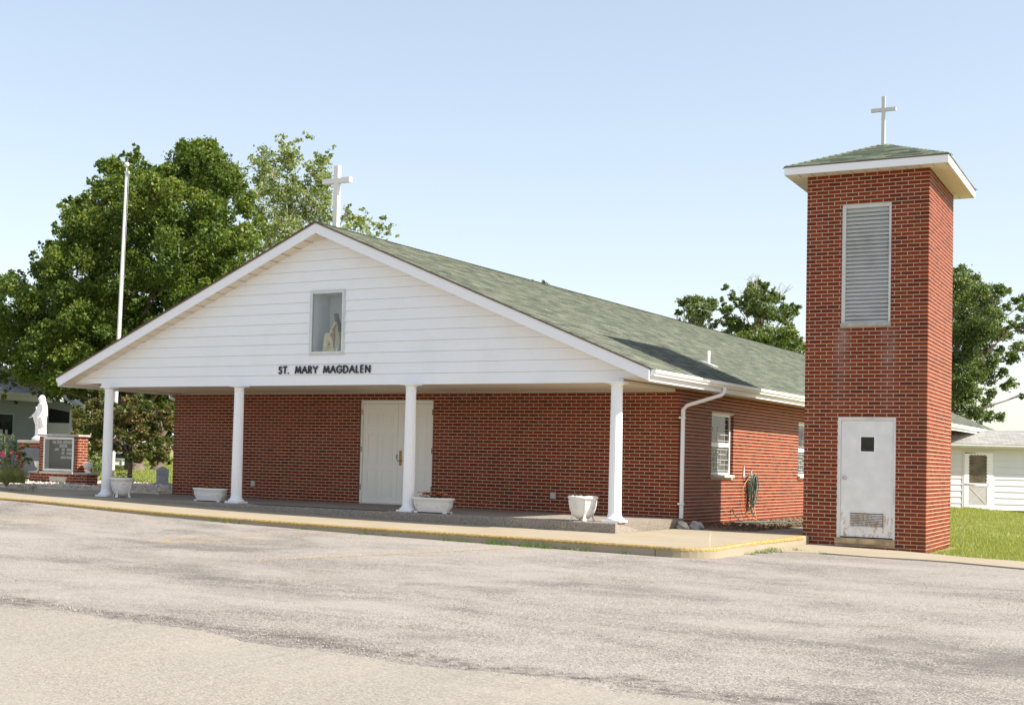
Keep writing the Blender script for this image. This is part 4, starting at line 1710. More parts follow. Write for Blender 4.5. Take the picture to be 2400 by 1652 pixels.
for k in range(4):
    A, B_ = cs[k], cs[(k + 1) % 4]
    u = (B_ - A)
    Lb = np.linalg.norm(u)
    u = u / Lb
    mid = (A + B_) / 2
    foot = A + u * ((apex - A) @ u)
    U = apex - foot
    Ls = np.linalg.norm(U)
    U = U / Ls
    N = np.cross(u, U)
    fa = (apex - A) @ u
    EX = .128
    for c in range(int(Ls / EX) + 1):
        d0, d1 = c * EX, min((c + 1) * EX * 1.0 + .03, Ls)
        lo0, hi0 = fa * d0 / Ls, Lb - (Lb - fa) * d0 / Ls
        lo1, hi1 = fa * d1 / Ls, Lb - (Lb - fa) * d1 / Ls
        x = -([0, .5, .25, .75][c % 4]) * .305
        while x < hi0:
            a_, e_ = x, x + .299
            A0, E0_ = max(a_, lo0), min(e_, hi0)
            A1, E1 = max(a_, lo1), min(e_, hi1)
            x += .305
            if E0_ - A0 < .03:
                continue
            if E1 < A1:
                A1 = E1 = min(max((A1 + E1) / 2, A0), E0_)
            j = random.uniform(-.004, .004)
            base = A + N * .003
            t_ = .015
            P4 = [base + u * A0 + U * (d0 + j), base + u * E0_ + U * (d0 + j), base + u * E1 + U * d1, base + u * A1 + U * d1]
            Q4 = [P4[0] + N * t_, P4[1] + N * t_, P4[2] + N * .002, P4[3] + N * .002]
            b = MB()
            b.add(P4 + Q4, [(4, 5, 6, 7), (0, 1, 5, 4), (1, 2, 6, 5), (3, 0, 4, 7)], .5)
            b.build('shingle', M['sh_t'], troof)
    # hip caps
    H = apex - A
    Lh = np.linalg.norm(H)
    H = H / Lh
    Np = (N + np.cross((cs[k] - cs[k - 1]) / np.linalg.norm(cs[k] - cs[k - 1]), (apex - (cs[k - 1] + cs[k]) / 2) / 1.0) * 0)
    up = np.array([0, 0, 1.0])
    sd = np.cross(H, up)
    sd /= np.linalg.norm(sd)
    nn = np.cross(sd, H)
    q = .05
    while q < Lh - .05:
        P0 = A + H * q
        P1 = A + H * min(q + .17, Lh)
        v = []
        for s_, dz_ in ((-.105, -.028), (0, .012), (.105, -.028)):
            v += [P0 + sd * s_ + nn * (dz_ + .014), P1 + sd * s_ + nn * (dz_ + .004)]
        for s_, dz_ in ((-.105, -.028), (0, .012), (.105, -.028)):
            v += [P0 + sd * s_ + nn * (dz_ + .004)]
        b = MB()
        b.add(v, [(0, 2, 3, 1), (2, 4, 5, 3), (0, 6, 7, 2), (2, 7, 8, 4)], .5)
        b.build('hip_shingle', M['sh_t'], troof)
        q += .14
fz0, fz1 = TH - .015, ez - .004
for (p, q, nm) in (((X0_, Y0_), (X1_, Y0_ + .02), 'f'), ((X0_, Y1_ - .02), (X1_, Y1_), 'b'), ((X0_, Y0_ + .0205), (X0_ + .02, Y1_ - .0205), 'l'), ((X1_ - .02, Y0_ + .0205), (X1_, Y1_ - .0205), 'r')):
    b = MB()
    b.box((*p, fz0), (*q, fz1))
    b.build('fascia_board', M['trim'], tower)
    b = MB()
    e = .006
    if nm in 'fb':
        ys_ = (p[1] - e, p[1] - .0005) if nm == 'f' else (q[1] + .0005, q[1] + e)
        b.box((p[0] - e, ys_[0], fz1 - .008), (q[0] + e, ys_[1], fz1 + .004))
    else:
        xs2 = (p[0] - e, p[0] - .0005) if nm == 'l' else (q[0] + .0005, q[0] + e)
        b.box((xs2[0], p[1] - .02, fz1 - .008), (xs2[1], q[1] + .02, fz1 + .004))
    b.build('drip_edge', bpy.data.materials['brown_drip_edge'], tower)
# soffit panels: those of front/back run across, those of the sides run along
def sof(x0, x1, y0, y1):
    b = MB()
    b.box((x0, y0, TH - .012), (x1, y1, TH - .004))
    b.build('soffit_panel', M['soffit'], tower)


n_ = 12
for k in range(n_):
    xa = X0_ + .021 + k * (X1_ - X0_ - .042) / n_
    xb = xa + (X1_ - X0_ - .042) / n_ - .022
    sof(xa, xb, Y0_ + .021, -.002)
    sof(xa, xb, TD + .002, Y1_ - .021)
n_ = 16
for k in range(n_):
    ya = .0 + k * TD / n_
    sof(.002, X1_ - .021, ya + .011, ya + TD / n_ - .011)
    sof(X0_ + .021, -TW - .002, ya + .011, ya + TD / n_ - .011)
cross(tower, (ax, ay, az - .03), .93, .43, .062, .68, .062, M['cross2'])

# ------------------------------------------------------------------ sign monument on the left
mon = thing('brick_sign', 'low red brick monument with a glazed black letter board and two ledges', 'sign', (0, 0, 0))
MZ = .20
YF, YK = -.12, .24
mb_ = Bricks()
b = MB()
wx0, wx1, wz0, wz1 = -16.53, -15.475, .575, 1.42
i_ = .006
for (p, q) in (((-17.0 + i_, YF + i_, MZ), (-15.0 - i_, YK - i_, .505)), ((-16.70 + i_, YF + i_, .5051), (-15.352 - i_, YF + .16, .574)), ((-16.70 + i_, YF + i_, .5742), (wx0, YF + .16, 1.43)), ((wx1, YF + i_, .5742), (-15.352 - i_, YF + .16, 1.43)), ((-16.70 + i_, YF + .16, .5051), (-15.352 - i_, YK - i_, 1.43))):
    b.box(p, q)
mw = b.build('wall', M['mortar'], mon)
zb0 = .51 - 5 * BC
lay(mb_, (-15.0, YF + i_), (-1, 0), (0, -1), 2.0, zb0, 5, [(.73, 1.30, .315, .435)])
lay(mb_, (-15.0 - i_, YF), (0, 1), (1, 0), .36, zb0, 5, phase=1)
nb = 13
zc0 = 1.435 - nb * BC
lay(mb_, (-15.352, YF + i_), (-1, 0), (0, -1), 1.348, zc0, nb, [(-15.352 - wx1, -15.352 - wx0, wz0 - .07, wz1 + .03)])
lay(mb_, (-15.352 - i_, YF), (0, 1), (1, 0), .36, zc0, nb, phase=1)
lay(mb_, (-16.70 + i_, YK), (0, -1), (-1, 0), .36, zc0, nb, phase=1)
mb_.finish(mw, allsingle=True)
for (p, q, nm) in (((-16.74, YF - .03, 1.437), (-15.31, YK + .03, 1.488), 'cap'), ((-15.345, YF - .03, .512), (-14.965, YK + .03, .56), 'ledge'), ((-17.035, YF - .03, .512), (-16.705, YK + .03, .56), 'ledge')):
    b = MB()
    b.box(p, q)
    bevel(b.build(nm + '_stone', M['capstone'], mon), .006)
b = MB()
b.box((-16.60, YF - .05, .508), (-15.475, YF + .10, .558))
bevel(b.build('sill_stone', M['stone'], mon), .005)
b = MB()
b.box((-16.295, YF - .006, .318), (-15.735, YF + .02, .432))
bevel(b.build('date_stone', M['stone'], mon), .004)
b = MB()
fw = .055
for (p, q) in (((wx0, wz0), (wx0 + fw, wz1)), ((wx1 - fw, wz0), (wx1, wz1)), ((wx0 + fw, wz1 - fw), (wx1 - fw, wz1)), ((wx0 + fw, wz0), (wx1 - fw, wz0 + fw))):
    b.box((p[0], YF - .022, p[1]), (q[0], YF + .135, q[1]))
sf = bevel(b.build('frame', M['alu'], mon), .004)
b = MB()
b.box((wx0 + fw, YF + .128, wz0 + fw), (wx1 - fw, YF + .136, wz1 - fw))
lb = b.build('letter_board', M['board'], sf)
b = MB()
b.box((wx0 + fw, YF - .012, wz0 + fw), (wx1 - fw, YF - .008, wz1 - fw))
b.build('pane', M['clear'], sf)


def words(txt, x, z, h, parent, gap=.30):
    """light tiles with dark characters"""
    for wd in txt:
        cur = x
        word, px0, w_ = wd
        b = MB()
        b.box((px0, YF + .122, z), (px0 + w_, YF + .1275, z + h))
        b.build('letter_tile', M['tile'], parent)
        cu = bpy.data.curves.new('lettering', 'FONT')
        cu.body = word
        cu.size = h * 1.15
        cu.extrude = .0006
        o = bpy.data.objects.new('lettering', cu)
        COL.objects.link(o)
        bpy.context.view_layer.update()
        wd_ = max(o.dimensions.x, .01)
        o.scale = ((w_ - .012) / wd_, 1, 1)
        o.rotation_euler = (R(90), 0, 0)
        o.location = (px0 + .006, YF + .1212, z + h * .1)
        cu.materials.append(M['board'])
        bpy.context.view_layer.update()
        me_ = bpy.data.meshes.new_from_object(o)
        sc_, loc_ = o.scale.copy(), o.location.copy()
        bpy.data.objects.remove(o)
        o = link('lettering', me_, None, parent)
        o.scale = sc_
        o.rotation_euler = (R(90), 0, 0)
        o.location = loc_


def bx(px):
    """x on the board for a column of the enlarged photograph"""
    d0 = at(80 + px / 10.64, 1060, 1) - CAM
    return CAM[0] + d0[0] * ((YF + .12 - CAM[1]) / d0[1])


for row, zt, hh in (((('ST', 455, 530), ('MARY', 555, 680), ('MAGDALEN', 712, 990)), 1.262, .072), ((('CHURCH', 630, 815),), 1.168, .072), ((('MASS', 512, 608), ('SAT', 685, 755), ('5:00 PM', 812, 990)), 1.082, .06), ((('SUN', 680, 750), ('8:00 AM', 808, 985)), .99, .06), ((('THUR', 668, 790), ('6:00 PM', 808, 985)), .885, .06)):
    words([(t_, bx(a_), min(bx(c_), wx1 - fw - .01) - bx(a_)) for t_, a_, c_ in row], 0, zt, hh, lb)


def goblet(name, label, x, y, z, s=1.0, group=None):
    t = thing(name, label, 'urn', (x, y, z), 0, group)
    b = MB()
    b.lathe([(.075 * s, 0), (.075 * s, .012 * s), (.05 * s, .025 * s), (.03 * s, .045 * s), (.034 * s, .06 * s), (.075 * s, .09 * s), (.105 * s, .14 * s), (.115 * s, .2 * s), (.118 * s, .228 * s), (.124 * s, .232 * s), (.124 * s, .244 * s), (.108 * s, .244 * s), (.1 * s, .2 * s), (.02 * s, .18 * s)], (0, 0, 0), 28, mod=lambda w, i: 1 + (.03 * math.cos(8 * w) if 5 <= i <= 8 else 0))
    b.build('bowl', M['plant_c'], t)
    b = MB()
    b.lathe([(.09 * s, .195 * s), (.09 * s, .2 * s)], (0, 0, 0), 16)
    b.build('soil', M['soil'], t)
    return t


goblet('urn', 'small white goblet urn on the right ledge of the brick sign', -15.14, .04, .56)
goblet('urn', 'small white goblet urn on the left ledge, half hidden by the sign', -16.86, .04, .56)

# pedestal with the statue
ped = thing('statue_pedestal', 'brick pedestal with a dark slate plaque and pale cap behind the sign', 'pedestal', (0, 0, 0))
px0_, px1_, py0_, py1_ = -17.93, -17.0, .35, .95
b = MB()
b.box((px0_ + i_, py0_ + i_, MZ), (px1_ - i_, py1_, 1.262))
pw_ = b.build('wall', M['mortar'], ped)
pb = Bricks()
zp0 = 1.268 - 15 * BC
lay(pb, (px1_, py0_ + i_), (-1, 0), (0, -1), px1_ - px0_, zp0, 15, [(.13, .80, .42, 1.15)])
lay(pb, (px1_ - i_, py0_), (0, 1), (1, 0), py1_ - py0_, zp0, 15, phase=1)
lay(pb, (px0_ + i_, py1_), (0, -1), (-1, 0), py1_ - py0_, zp0, 15, phase=1)
pb.finish(pw_, allsingle=True)
b = MB()
b.box((px0_ - .04, py0_ - .04, 1.27), (px1_ + .04, py1_ + .04, 1.335))
bevel(b.build('cap_stone', M['stone'], ped), .006)
b = MB()
b.box((px1_ - .79, py0_ - .02, .43), (px1_ - .14, py0_ + .02, 1.14))
bevel(b.build('plaque', M['slate'], ped), .005)
b = MB()
b.box((-18.15, -.25, .21), (-17.25, .2, .285))
bevel(b.build('step_stone', M['capstone'], ped), .01)


def remeshed(parts, name, mat, parent, vox=.012, smooth=True):
    bm_ = bmesh.new()
    me = bpy.data.meshes.new(name)
    me.from_pydata(parts.v, [], parts.f)
    o = link(name, me, mat, parent)
    m_ = o.modifiers.new('merge', 'REMESH')
    m_.mode = 'VOXEL'
    m_.voxel_size = vox
    m_.use_smooth_shade = True
    s_ = o.modifiers.new('soft', 'SMOOTH')
    s_.iterations = 2
    s_.factor = .5
    return o


def robe(b, secs, n=48, folds=9, amp=.06):
    """secs: (z, cx, cy, rx, ry, fold) stacked ellipses, closed ends"""
    vs, fs = [], []
    for (z, cx, cy, rx, ry, fo_) in secs:
        for k in range(n):
            w = 2 * math.pi * k / n
            q = 1 + fo_ * amp * math.sin(folds * w + 1.5 * math.sin(2 * w)) + fo_ * .5 * amp * math.sin((folds * 2 + 1) * w)
            vs.append((cx + rx * q * math.cos(w), cy + ry * q * math.sin(w), z))
    m_ = len(secs)
    for i in range(m_ - 1):
        for k in range(n):
            fs.append((i * n + k, i * n + (k + 1) % n, (i + 1) * n + (k + 1) % n, (i + 1) * n + k))
    fs.append(tuple(range(n))[::-1])
    fs.append(tuple(range((m_ - 1) * n, m_ * n)))
    b.add(vs, fs, .5, True)


# standing statue, about 1.12 m, looks along -Y (to the road); veil, robe, arms held low and open
st = thing('garden_statue', 'white statue of a veiled woman with lowered open hands on the brick pedestal', 'statue', (-17.42, .60, 1.335), R(-18))
b = MB()
robe(b, [(.0, 0, .0, .25, .21, .25), (.05, 0, 0, .26, .22, .4), (.10, 0, 0, .20, .17, .3), (.13, 0, 0, .17, .14, .5), (.3, 0, 0, .155, .13, 1), (.5, 0, .005, .145, .125, 1), (.66, 0, .01, .135, .115, .8), (.78, 0, .01, .13, .105, .5), (.87, 0, .012, .145, .10, .3), (.94, 0, .012, .135, .088, .2), (.98, 0, .01, .085, .07, 0), (1.02, 0, .0, .055, .06, 0)])
b.ball((0, -.02, 1.085), .066, 12, .88, 1.0, 1.22)
# veil over head and shoulders
robe(b, [(.62, 0, .06, .15, .085, .8), (.8, 0, .05, .155, .09, .6), (.92, 0, .04, .135, .095, .3), (1.0, 0, .03, .088, .08, .1), (1.08, 0, .018, .078, .078, 0), (1.14, 0, .01, .066, .07, 0), (1.175, 0, .005, .03, .035, 0)], 32)
for s_ in (-1, 1):
    b.tube([(s_ * .10, .0, .92), (s_ * .165, -.02, .76), (s_ * .215, -.10, .66), (s_ * .235, -.15, .62)], [.055, .05, .04, .03], 12)
    # hanging sleeve / mantle fold
    robe(b, [(.26 + .08, s_ * .14, .0, .035, .05, .5), (.42, s_ * .17, -.01, .055, .08, .5), (.55, s_ * .195, -.04, .055, .09, .4), (.66, s_ * .19, -.07, .045, .07, .2), (.76, s_ * .155, -.02, .05, .05, 0)], 20, 5)
    # palm and five fingers
    hx_, hy_, hz_ = s_ * .245, -.175, .60
    b.ball((hx_, hy_, hz_), .024, 8, .9, 1.1, .6)
    for k, (dx_, l_) in enumerate(((-.014, .036), (-.005, .044), (.005, .042), (.014, .034))):
        b.tube([(hx_ + dx_, hy_ - .015, hz_), (hx_ + dx_ * 1.3, hy_ - .015 - l_ * .6, hz_ - .008), (hx_ + dx_ * 1.4, hy_ - .015 - l_, hz_ - .02)], .0065, 6)
    b.tube([(hx_ - s_ * .018, hy_ + .005, hz_), (hx_ - s_ * .034, hy_ - .018, hz_ + .004)], .007, 6)
b.tube([(0, -.084, 1.10), (0, -.097, 1.078), (0, -.088, 1.07)], [.007, .012, .008], 8)
b.ball((0, -.078, 1.05), .014, 8, 1.2, .6, .45)
b.ball((0, -.07, 1.025), .022, 8, 1, .7, .7)
for s_ in (-1, 1):
    b.ball((s_ * .024, -.079, 1.105), .010, 8, 1.2, .6, .6)
remeshed(b, 'body', M['statue'], st, .0085)

# seated statue in the gable window: faces left of the porch (towards -X)
ss = thing('seated_statue', 'painted statue of a kneeling woman in a cream robe in the gable window', 'statue', (-6.05, -2.56, 3.113), R(-90 + 8))
b = MB()
b.box((-.16, -.24, 0), (.16, .16, .035))
bevel(b.build('base', M['cream'], ss), .006)
b = MB()
# local -Y is forward (towards the photograph's left after turning)
robe(b, [(.03, 0, .02, .15, .17, .5), (.12, 0, .03, .14, .15, .9), (.24, 0, .05, .12, .12, .9), (.34, 0, .05, .10, .09, .6), (.46, 0, .04, .10, .08, .4), (.54, 0, .035, .115, .075, .2), (.59, 0, .03, .10, .062, .1), (.63, 0, .025, .045, .045, 0)], 40, 8, .07)
b.tube([(.06, .02, .2), (.065, -.15, .36), (.065, -.17, .36)], [.075, .062, .05], 12)
robe(b, [(.03, .065, -.17, .07, .06, .8), (.16, .065, -.165, .06, .055, .9), (.3, .065, -.155, .06, .055, .5), (.39, .065, -.14, .045, .045, 0)], 24, 6, .09)
b.tube([(-.06, .0, .14), (-.07, -.14, .1), (-.07, -.2, .07)], [.07, .06, .04], 12)
for s_ in (-1, 1):
    b.tube([(s_ * .095, .03, .55), (s_ * .115, -.02, .43), (s_ * .05, -.10, .36)], [.04, .036, .026], 10)
remeshed(b, 'body', M['cream'], ss, .008)
b = MB()
b.tube([(0, .025, .60), (0, .01, .67)], [.032, .03], 12)
b.ball((0, -.002, .715), .052, 12, .85, 1, 1.25)
b.tube([(0, -.05, .73), (0, -.062, .708), (0, -.054, .70)], [.005, .009, .006], 8)
b.ball((0, -.046, .682), .010, 8, 1.2, .6, .4)
for s_ in (-1, 1):
    b.ball((s_ * .018, -.047, .728), .007, 8, 1.2, .6, .6)
remeshed(b, 'head', M['skin'], ss, .006)
for s_ in (-1, 1):
    b = MB()
    hx_, hy_, hz_ = s_ * .03, -.12, .35
    b.ball((hx_, hy_, hz_), .02, 8, .9, 1.1, .6)
    for k, (dx_, l_) in enumerate(((-.012, .03), (-.004, .037), (.004, .035), (.012, .028))):
        b.tube([(hx_ + dx_, hy_ - .012, hz_), (hx_ + dx_, hy_ - .012 - l_ * .6, hz_ - .008), (hx_ + dx_, hy_ - .012 - l_, hz_ - .02)], .0052, 6)
    b.tube([(hx_ - s_ * .015, hy_ + .004, hz_), (hx_ - s_ * .027, hy_ - .014, hz_ + .004)], .006, 6)
    b.build('hand', M['skin'], ss)
b = MB()
robe(b, [(.42, 0, .10, .075, .03, .5), (.55, 0, .085, .085, .04, .4), (.64, 0, .05, .065, .05, .3), (.70, 0, .022, .056, .052, .1), (.76, 0, .015, .05, .054, .1), (.79, 0, .01, .03, .035, 0)], 24, 7)
remeshed(b, 'hair', M['hair'], ss, .006)
b = MB()
b.tube([(.1, .06, .56), (.13, .02, .47), (.12, .03, .3), (.13, .05, .1)], [.02, .03, .03, .02], 8)
b.tube([(-.1, .06, .56), (-.13, .02, .47), (-.12, .03, .3), (-.13, .05, .1)], [.02, .03, .03, .02], 8)
b.build('mantle', M['red'], ss)
b = MB()
b.lathe([(.03, .035), (.035, .05), (.03, .09), (.018, .11), (.022, .13)], (.1, .10, 0), 16)
b.build('jar', M['trim'], ss)

# ------------------------------------------------------------------ planters on the porch
def flowers(name, label, x, y, z, rx, ry, cols, nstem, hgt, leafy=True, group=None):
    t = thing(name, label, 'flowers', (x, y, z), 0, group)
    b = MB()
    for k in range(nstem):
        a_, rr = rng.uniform(0, 6.28), math.sqrt(rng.random())
        cx, cy = rx * rr * math.cos(a_), ry * rr * math.sin(a_)
        h_ = hgt * rng.uniform(.4, 1)
        for _ in range(5):
            w = rng.uniform(0, 6.28)
            l_ = rng.uniform(.02, .05)
            z0 = h_ * rng.uniform(.0, .8)
            d = np.array([math.cos(w), math.sin(w), rng.uniform(-.1, .7)])
            sd = np.array([-math.sin(w), math.cos(w), 0]) * l_ * .35
            p0 = np.array([cx, cy, z0])
            b.add([p0, p0 + d * l_ * .5 + sd, p0 + d * l_, p0 + d * l_ * .5 - sd], [(0, 1, 2, 3)])
    b.build('leaves', M['leaf_small'], t)
    for m_, n_ in cols:
        b = MB()
        for k in range(n_):
            a_, rr = rng.uniform(0, 6.28), math.sqrt(rng.random())
            c_ = np.array([rx * rr * math.cos(a_), ry * rr * math.sin(a_), hgt * rng.uniform(.6, 1.1)])
            for p in range(5):
                w = p * 1.257 + rng.uniform(-.2, .2)
                d = np.array([math.cos(w), math.sin(w), .35])
                sd = np.array([-math.sin(w), math.cos(w), 0]) * .022
                b.add([c_, c_ + d * .028 + sd, c_ + d * .052, c_ + d * .028 - sd], [(0, 1, 2, 3)])
        b.build('blossoms', m_, t)
    return t


M['leaf_small'] = fp('small_leaves', [(.05, .09, .025), (.08, .14, .035), (.12, .18, .05)])
M['petal_red'] = fp('red_petals', [(.35, .02, .02), (.5, .03, .03)])
M['petal_orange'] = fp('orange_petals', [(.75, .16, .02), (.8, .25, .03)])
M['petal_yellow'] = fp('yellow_petals', [(.75, .62, .12), (.8, .7, .25)])
M['petal_pink'] = fp('pink_petals', [(.75, .06, .14), (.85, .22, .30)])
M['petal_white'] = fp('white_petals', [(.8, .74, .72), (.75, .6, .65)])
M['petal_maroon'] = fp('maroon_petals', [(.18, .02, .03), (.3, .03, .05)])


def round_planter(label, x, y, h, r, nlegs=4, rz=0.0, group=None):
    t = thing('round_planter', label, 'planter', (x, y, .13), rz, group)
    b = MB()
    k = r / .2
    prof = [(.02, .03), (.085, .035), (.12, .07), (.15, .13), (.172, .21), (.184, .29), (.189, .345), (.2, .35), (.208, .362), (.208, .388), (.2, .398), (.182, .398), (.176, .36), (.15, .34)]
    b.lathe([(p * k, z * h / .4) for p, z in prof], (0, 0, 0), 40)
    b.build('bowl', M['plant_c'], t)
    # relief panels and feet
    for i in range(nlegs):
        a_ = 2 * math.pi * i / nlegs
        c, s2 = math.cos(a_), math.sin(a_)
        b = MB()
        path = [((.19) * k, .335), (.186 * k, .27), (.168 * k, .18), (.145 * k, .11), (.142 * k, .06), (.155 * k, .02), (.165 * k, .004)]
        wd = [.014, .014, .016, .02, .022, .03, .034]
        vs, fs = [], []
        for (p, z), w_ in zip(path, wd):
            for o_, s_ in ((.012, -1), (.012, 1), (-.012, 1), (-.012, -1)):
                q = p + o_
                vs.append((q * c - s_ * w_ * s2, q * s2 + s_ * w_ * c, z * h / .4))
        for i2 in range(len(path) - 1):
            for k2 in range(4):
                fs.append((i2 * 4 + k2, i2 * 4 + (k2 + 1) % 4, (i2 + 1) * 4 + (k2 + 1) % 4, (i2 + 1) * 4 + k2))
        fs += [(0, 1, 2, 3), tuple(range(len(vs) - 4, len(vs)))[::-1]]
        b.add(vs, fs, .5)
        bevel(b.build('leg', M['plant_c'], t), .005)
    for i in range(nlegs):
        a_ = 2 * math.pi * (i + .5) / nlegs
        b = MB()
        for j in range(9):
            w = j * 2 * math.pi / 9
            da, dz_ = .16 * math.cos(w), .028 * math.sin(w)
            rr = (.184 * k)
            b.ball((rr * math.cos(a_ + da), rr * math.sin(a_ + da), (.285 + dz_) * h / .4), .011, 6)
        b.ball((rr * math.cos(a_), rr * math.sin(a_), .285 * h / .4), .017, 8)
        b.tube([(rr * math.cos(a_ - .3), rr * math.sin(a_ - .3), .24 * h / .4), (rr * .97 * math.cos(a_), rr * .97 * math.sin(a_), .20 * h / .4), (rr * math.cos(a_ + .3), rr * math.sin(a_ + .3), .24 * h / .4)], .007, 6)
        b.build('relief', M['plant_c'], t)
    b = MB()
    b.lathe([(.17 * k, .36 * h / .4), (.17 * k, .365 * h / .4)], (0, 0, 0), 24)
    b.build('soil', M['soil'], t)
    return t


def trough_planter(label, x, y, L, D, H, rz=0.0, group=None):
    t = thing('trough_planter', label, 'planter', (x, y, .13), rz, group)
    b = MB()

    def ring(hx, hy, z, n=40, p=3.2):
        out = []
        for k in range(n):
            w = 2 * math.pi * k / n
            c, s2 = math.cos(w), math.sin(w)
            out.append((hx * math.copysign(abs(c) ** (2 / p), c), hy * math.copysign(abs(s2) ** (2 / p), s2), z))
        return out
    rings = [ring(L * .36, D * .36, .035), ring(L * .40, D * .40, .06), ring(L * .45, D * .45, H * .5), ring(L * .475, D * .47, H * .86), ring(L * .5, D * .5, H * .88), ring(L * .5, D * .5, H * .97), ring(L * .485, D * .48, H), ring(L * .46, D * .44, H), ring(L * .45, D * .42, H * .9)]
    vs = [p for r_ in rings for p in r_]
    n = 40
    fs = [(i * n + k, i * n + (k + 1) % n, (i + 1) * n + (k + 1) % n, (i + 1) * n + k) for i in range(len(rings) - 1) for k in range(n)]
    fs.append(tuple(range(n))[::-1])
    b.add(vs, fs, .5, True)
    b.build('trough', M['plant_c'], t)
    b = MB()
    hx, hy = L * .40, D * .40
    b.box((-hx, -hy, .022), (hx, hy, .036))
    for sx in (-1, 1):
        for sy in (-1, 1):
            b.box((sx * hx, sy * hy, 0), (sx * (hx - .07), sy * (hy - .05), .022))
    bevel(b.build('foot', M['plant_c'], t), .006)
    # scroll relief on the two long faces
    for sy in (-1, 1):
        b = MB()
        for i in range(5):
            cx = (-2 + i) * L * .165
            for j in range(3):
                r0 = .045 - .012 * j
                pts_ = []
                for q in range(10):
                    w = q / 9 * 4.2 + i * 1.3 + j
                    rr = r0 * (1 - q / 14)
                    zz = H * .5 + rr * math.sin(w) * .9
                    f_ = np.interp(zz, [.06, H * .5, H * .86], [.40, .45, .47])
                    pts_.append((cx + rr * math.cos(w) * 1.25, sy * (D * f_ + .001), zz))
                b.tube(pts_, .0065, 5)
        b.build('relief', M['plant_c'], t)
    b = MB()
    b.add(ring(L * .455, D * .43, H * .93), [tuple(range(n))], .5)
    b.build('soil', M['soil'], t)
    return t


round_planter('white footed bowl planter beside the leftmost porch column', -11.16, -2.98, .42, .25, 4, R(10))
flowers('potted_flowers', 'dark red blooms in the planter by the leftmost column', -11.16, -2.98, .50, .18, .18, [(M['petal_maroon'], 16), (M['petal_white'], 3)], 50, .13)
trough_planter('white trough planter with scroll relief, left of the second porch column', -8.86, -2.83, .84, .30, .27)
flowers('potted_flowers', 'sparse orange blooms in the trough planter nearer the left end', -8.86, -2.83, .37, .28, .09, [(M['petal_orange'], 9), (M['petal_white'], 3)], 36, .07)
trough_planter('white trough planter with scroll relief, right of the third porch column', -3.50, -2.98, .84, .32, .28)
flowers('potted_flowers', 'orange, red and yellow blooms in the trough right of the door', -3.50, -2.98, .38, .32, .09, [(M['petal_orange'], 15), (M['petal_red'], 12), (M['petal_yellow'], 5), (M['petal_white'], 4)], 60, .11)
round_planter('white footed bowl planter left of the rightmost porch column', -.56, -2.98, .42, .245, 4, R(35))
flowers('potted_flowers', 'low green plant without blooms in the planter near the right column', -.60, -2.98, .52, .12, .12, [], 34, .09)

# dark strip mat along the porch edge
b = MB()
b.box((-7.45, -3.185, .131), (-4.4, -3.06, .139))
tag(b.build('porch_mat', M['darkm']), 'long thin dark rubber strip lying along the porch edge before the doors', 'mat')

# rocks by the downspout
for nm, lab, (x, y, z), s_, m_ in (('rock', 'pale rounded rock at the foot of the front downspout', (.20, -.24, .0), (.14, .10, .085), 'rock1'), ('rock', 'grey angular rock just right of the pale one by the downspout', (.42, -.10, .01), (.13, .11, .10), 'rock2')):
    bm = bmesh.new()
    bmesh.ops.create_icosphere(bm, subdivisions=3, radius=1)
    for v in bm.verts:
        q = 1 + .16 * math.sin(3 * v.co.x + 2 * v.co.y + len(lab)) + .12 * math.sin(5 * v.co.z + 3 * v.co.x) + random.uniform(-.02, .02)
        v.co = Vector((v.co.x * s_[0] * q, v.co.y * s_[1] * q, v.co.z * s_[2] * q))
    me = bpy.data.meshes.new(nm)
    bm.to_mesh(me)
    bm.free()
    o = link(nm, me, M[m_])
    o.location = (x, y, z)
    o.rotation_euler = (.2, .1, 1.0 if m_ == 'rock2' else .3)
    tag(o, lab, 'rock')

# hose on its hanger
hh = thing('hose_hanger', 'pale pointed metal hose hanger fixed to the side wall', 'hose hanger', (0, 0, 0))
for y, z in ((3.84, 1.05), (4.34, .96)):
    b = MB()
    b.prism([(.007, y - .06, z - .16), (.007, y + .06, z - .16), (.007, y + .008, z + .1), (.007, y - .008, z + .1)], (.012, 0, 0), .5)
    b.tube([(.012, y, z - .12), (.12, y, z - .13), (.15, y, z - .06)], .009, 6)
    b.build('bracket', M['alu'], hh)
b = MB()
b.box((.10, 3.84, .90), (.12, 4.34, .915))
b.build('bar', M['alu'], hh)
hs = thing('garden_hose', 'green garden hose looped on the wall hanger and trailing over the bed', 'hose')
b = MB()
for k in range(9):
    y0, w_, zb2 = 4.10 + rng.uniform(-.05, .08), rng.uniform(.06, .17), rng.uniform(.14, .45)
    zt_ = .95 + rng.uniform(-.02, .03)
    off = .05 + .014 * k
    pts_ = []
    for q in range(25):
        w = 2 * math.pi * q / 24
        zc, ry = (zt_ + zb2) / 2, (zt_ - zb2) / 2
        nar = 1 if math.cos(w) > 0 else .55
        pts_.append((off + .02 * math.sin(w), y0 + w_ * math.sin(w) * (nar if math.cos(w) < 0 else 1), zc + ry * math.cos(w)))
    b.tube(pts_, .011, 6, caps=False)
b.build('coil', M['hose'], hs)
b = MB()
pts_ = [(.08, 4.15, .2), (.14, 4.2, .08), (.3, 4.1, .0), (.55, 3.6, .0), (.4, 2.9, .005), (.25, 2.3, .01), (.45, 1.9, .01), (.75, 2.6, .0), (.95, 3.6, .0), (1.05, 4.6, .0), (1.3, 5.2, -.0), (1.7, 5.6, -.02)]


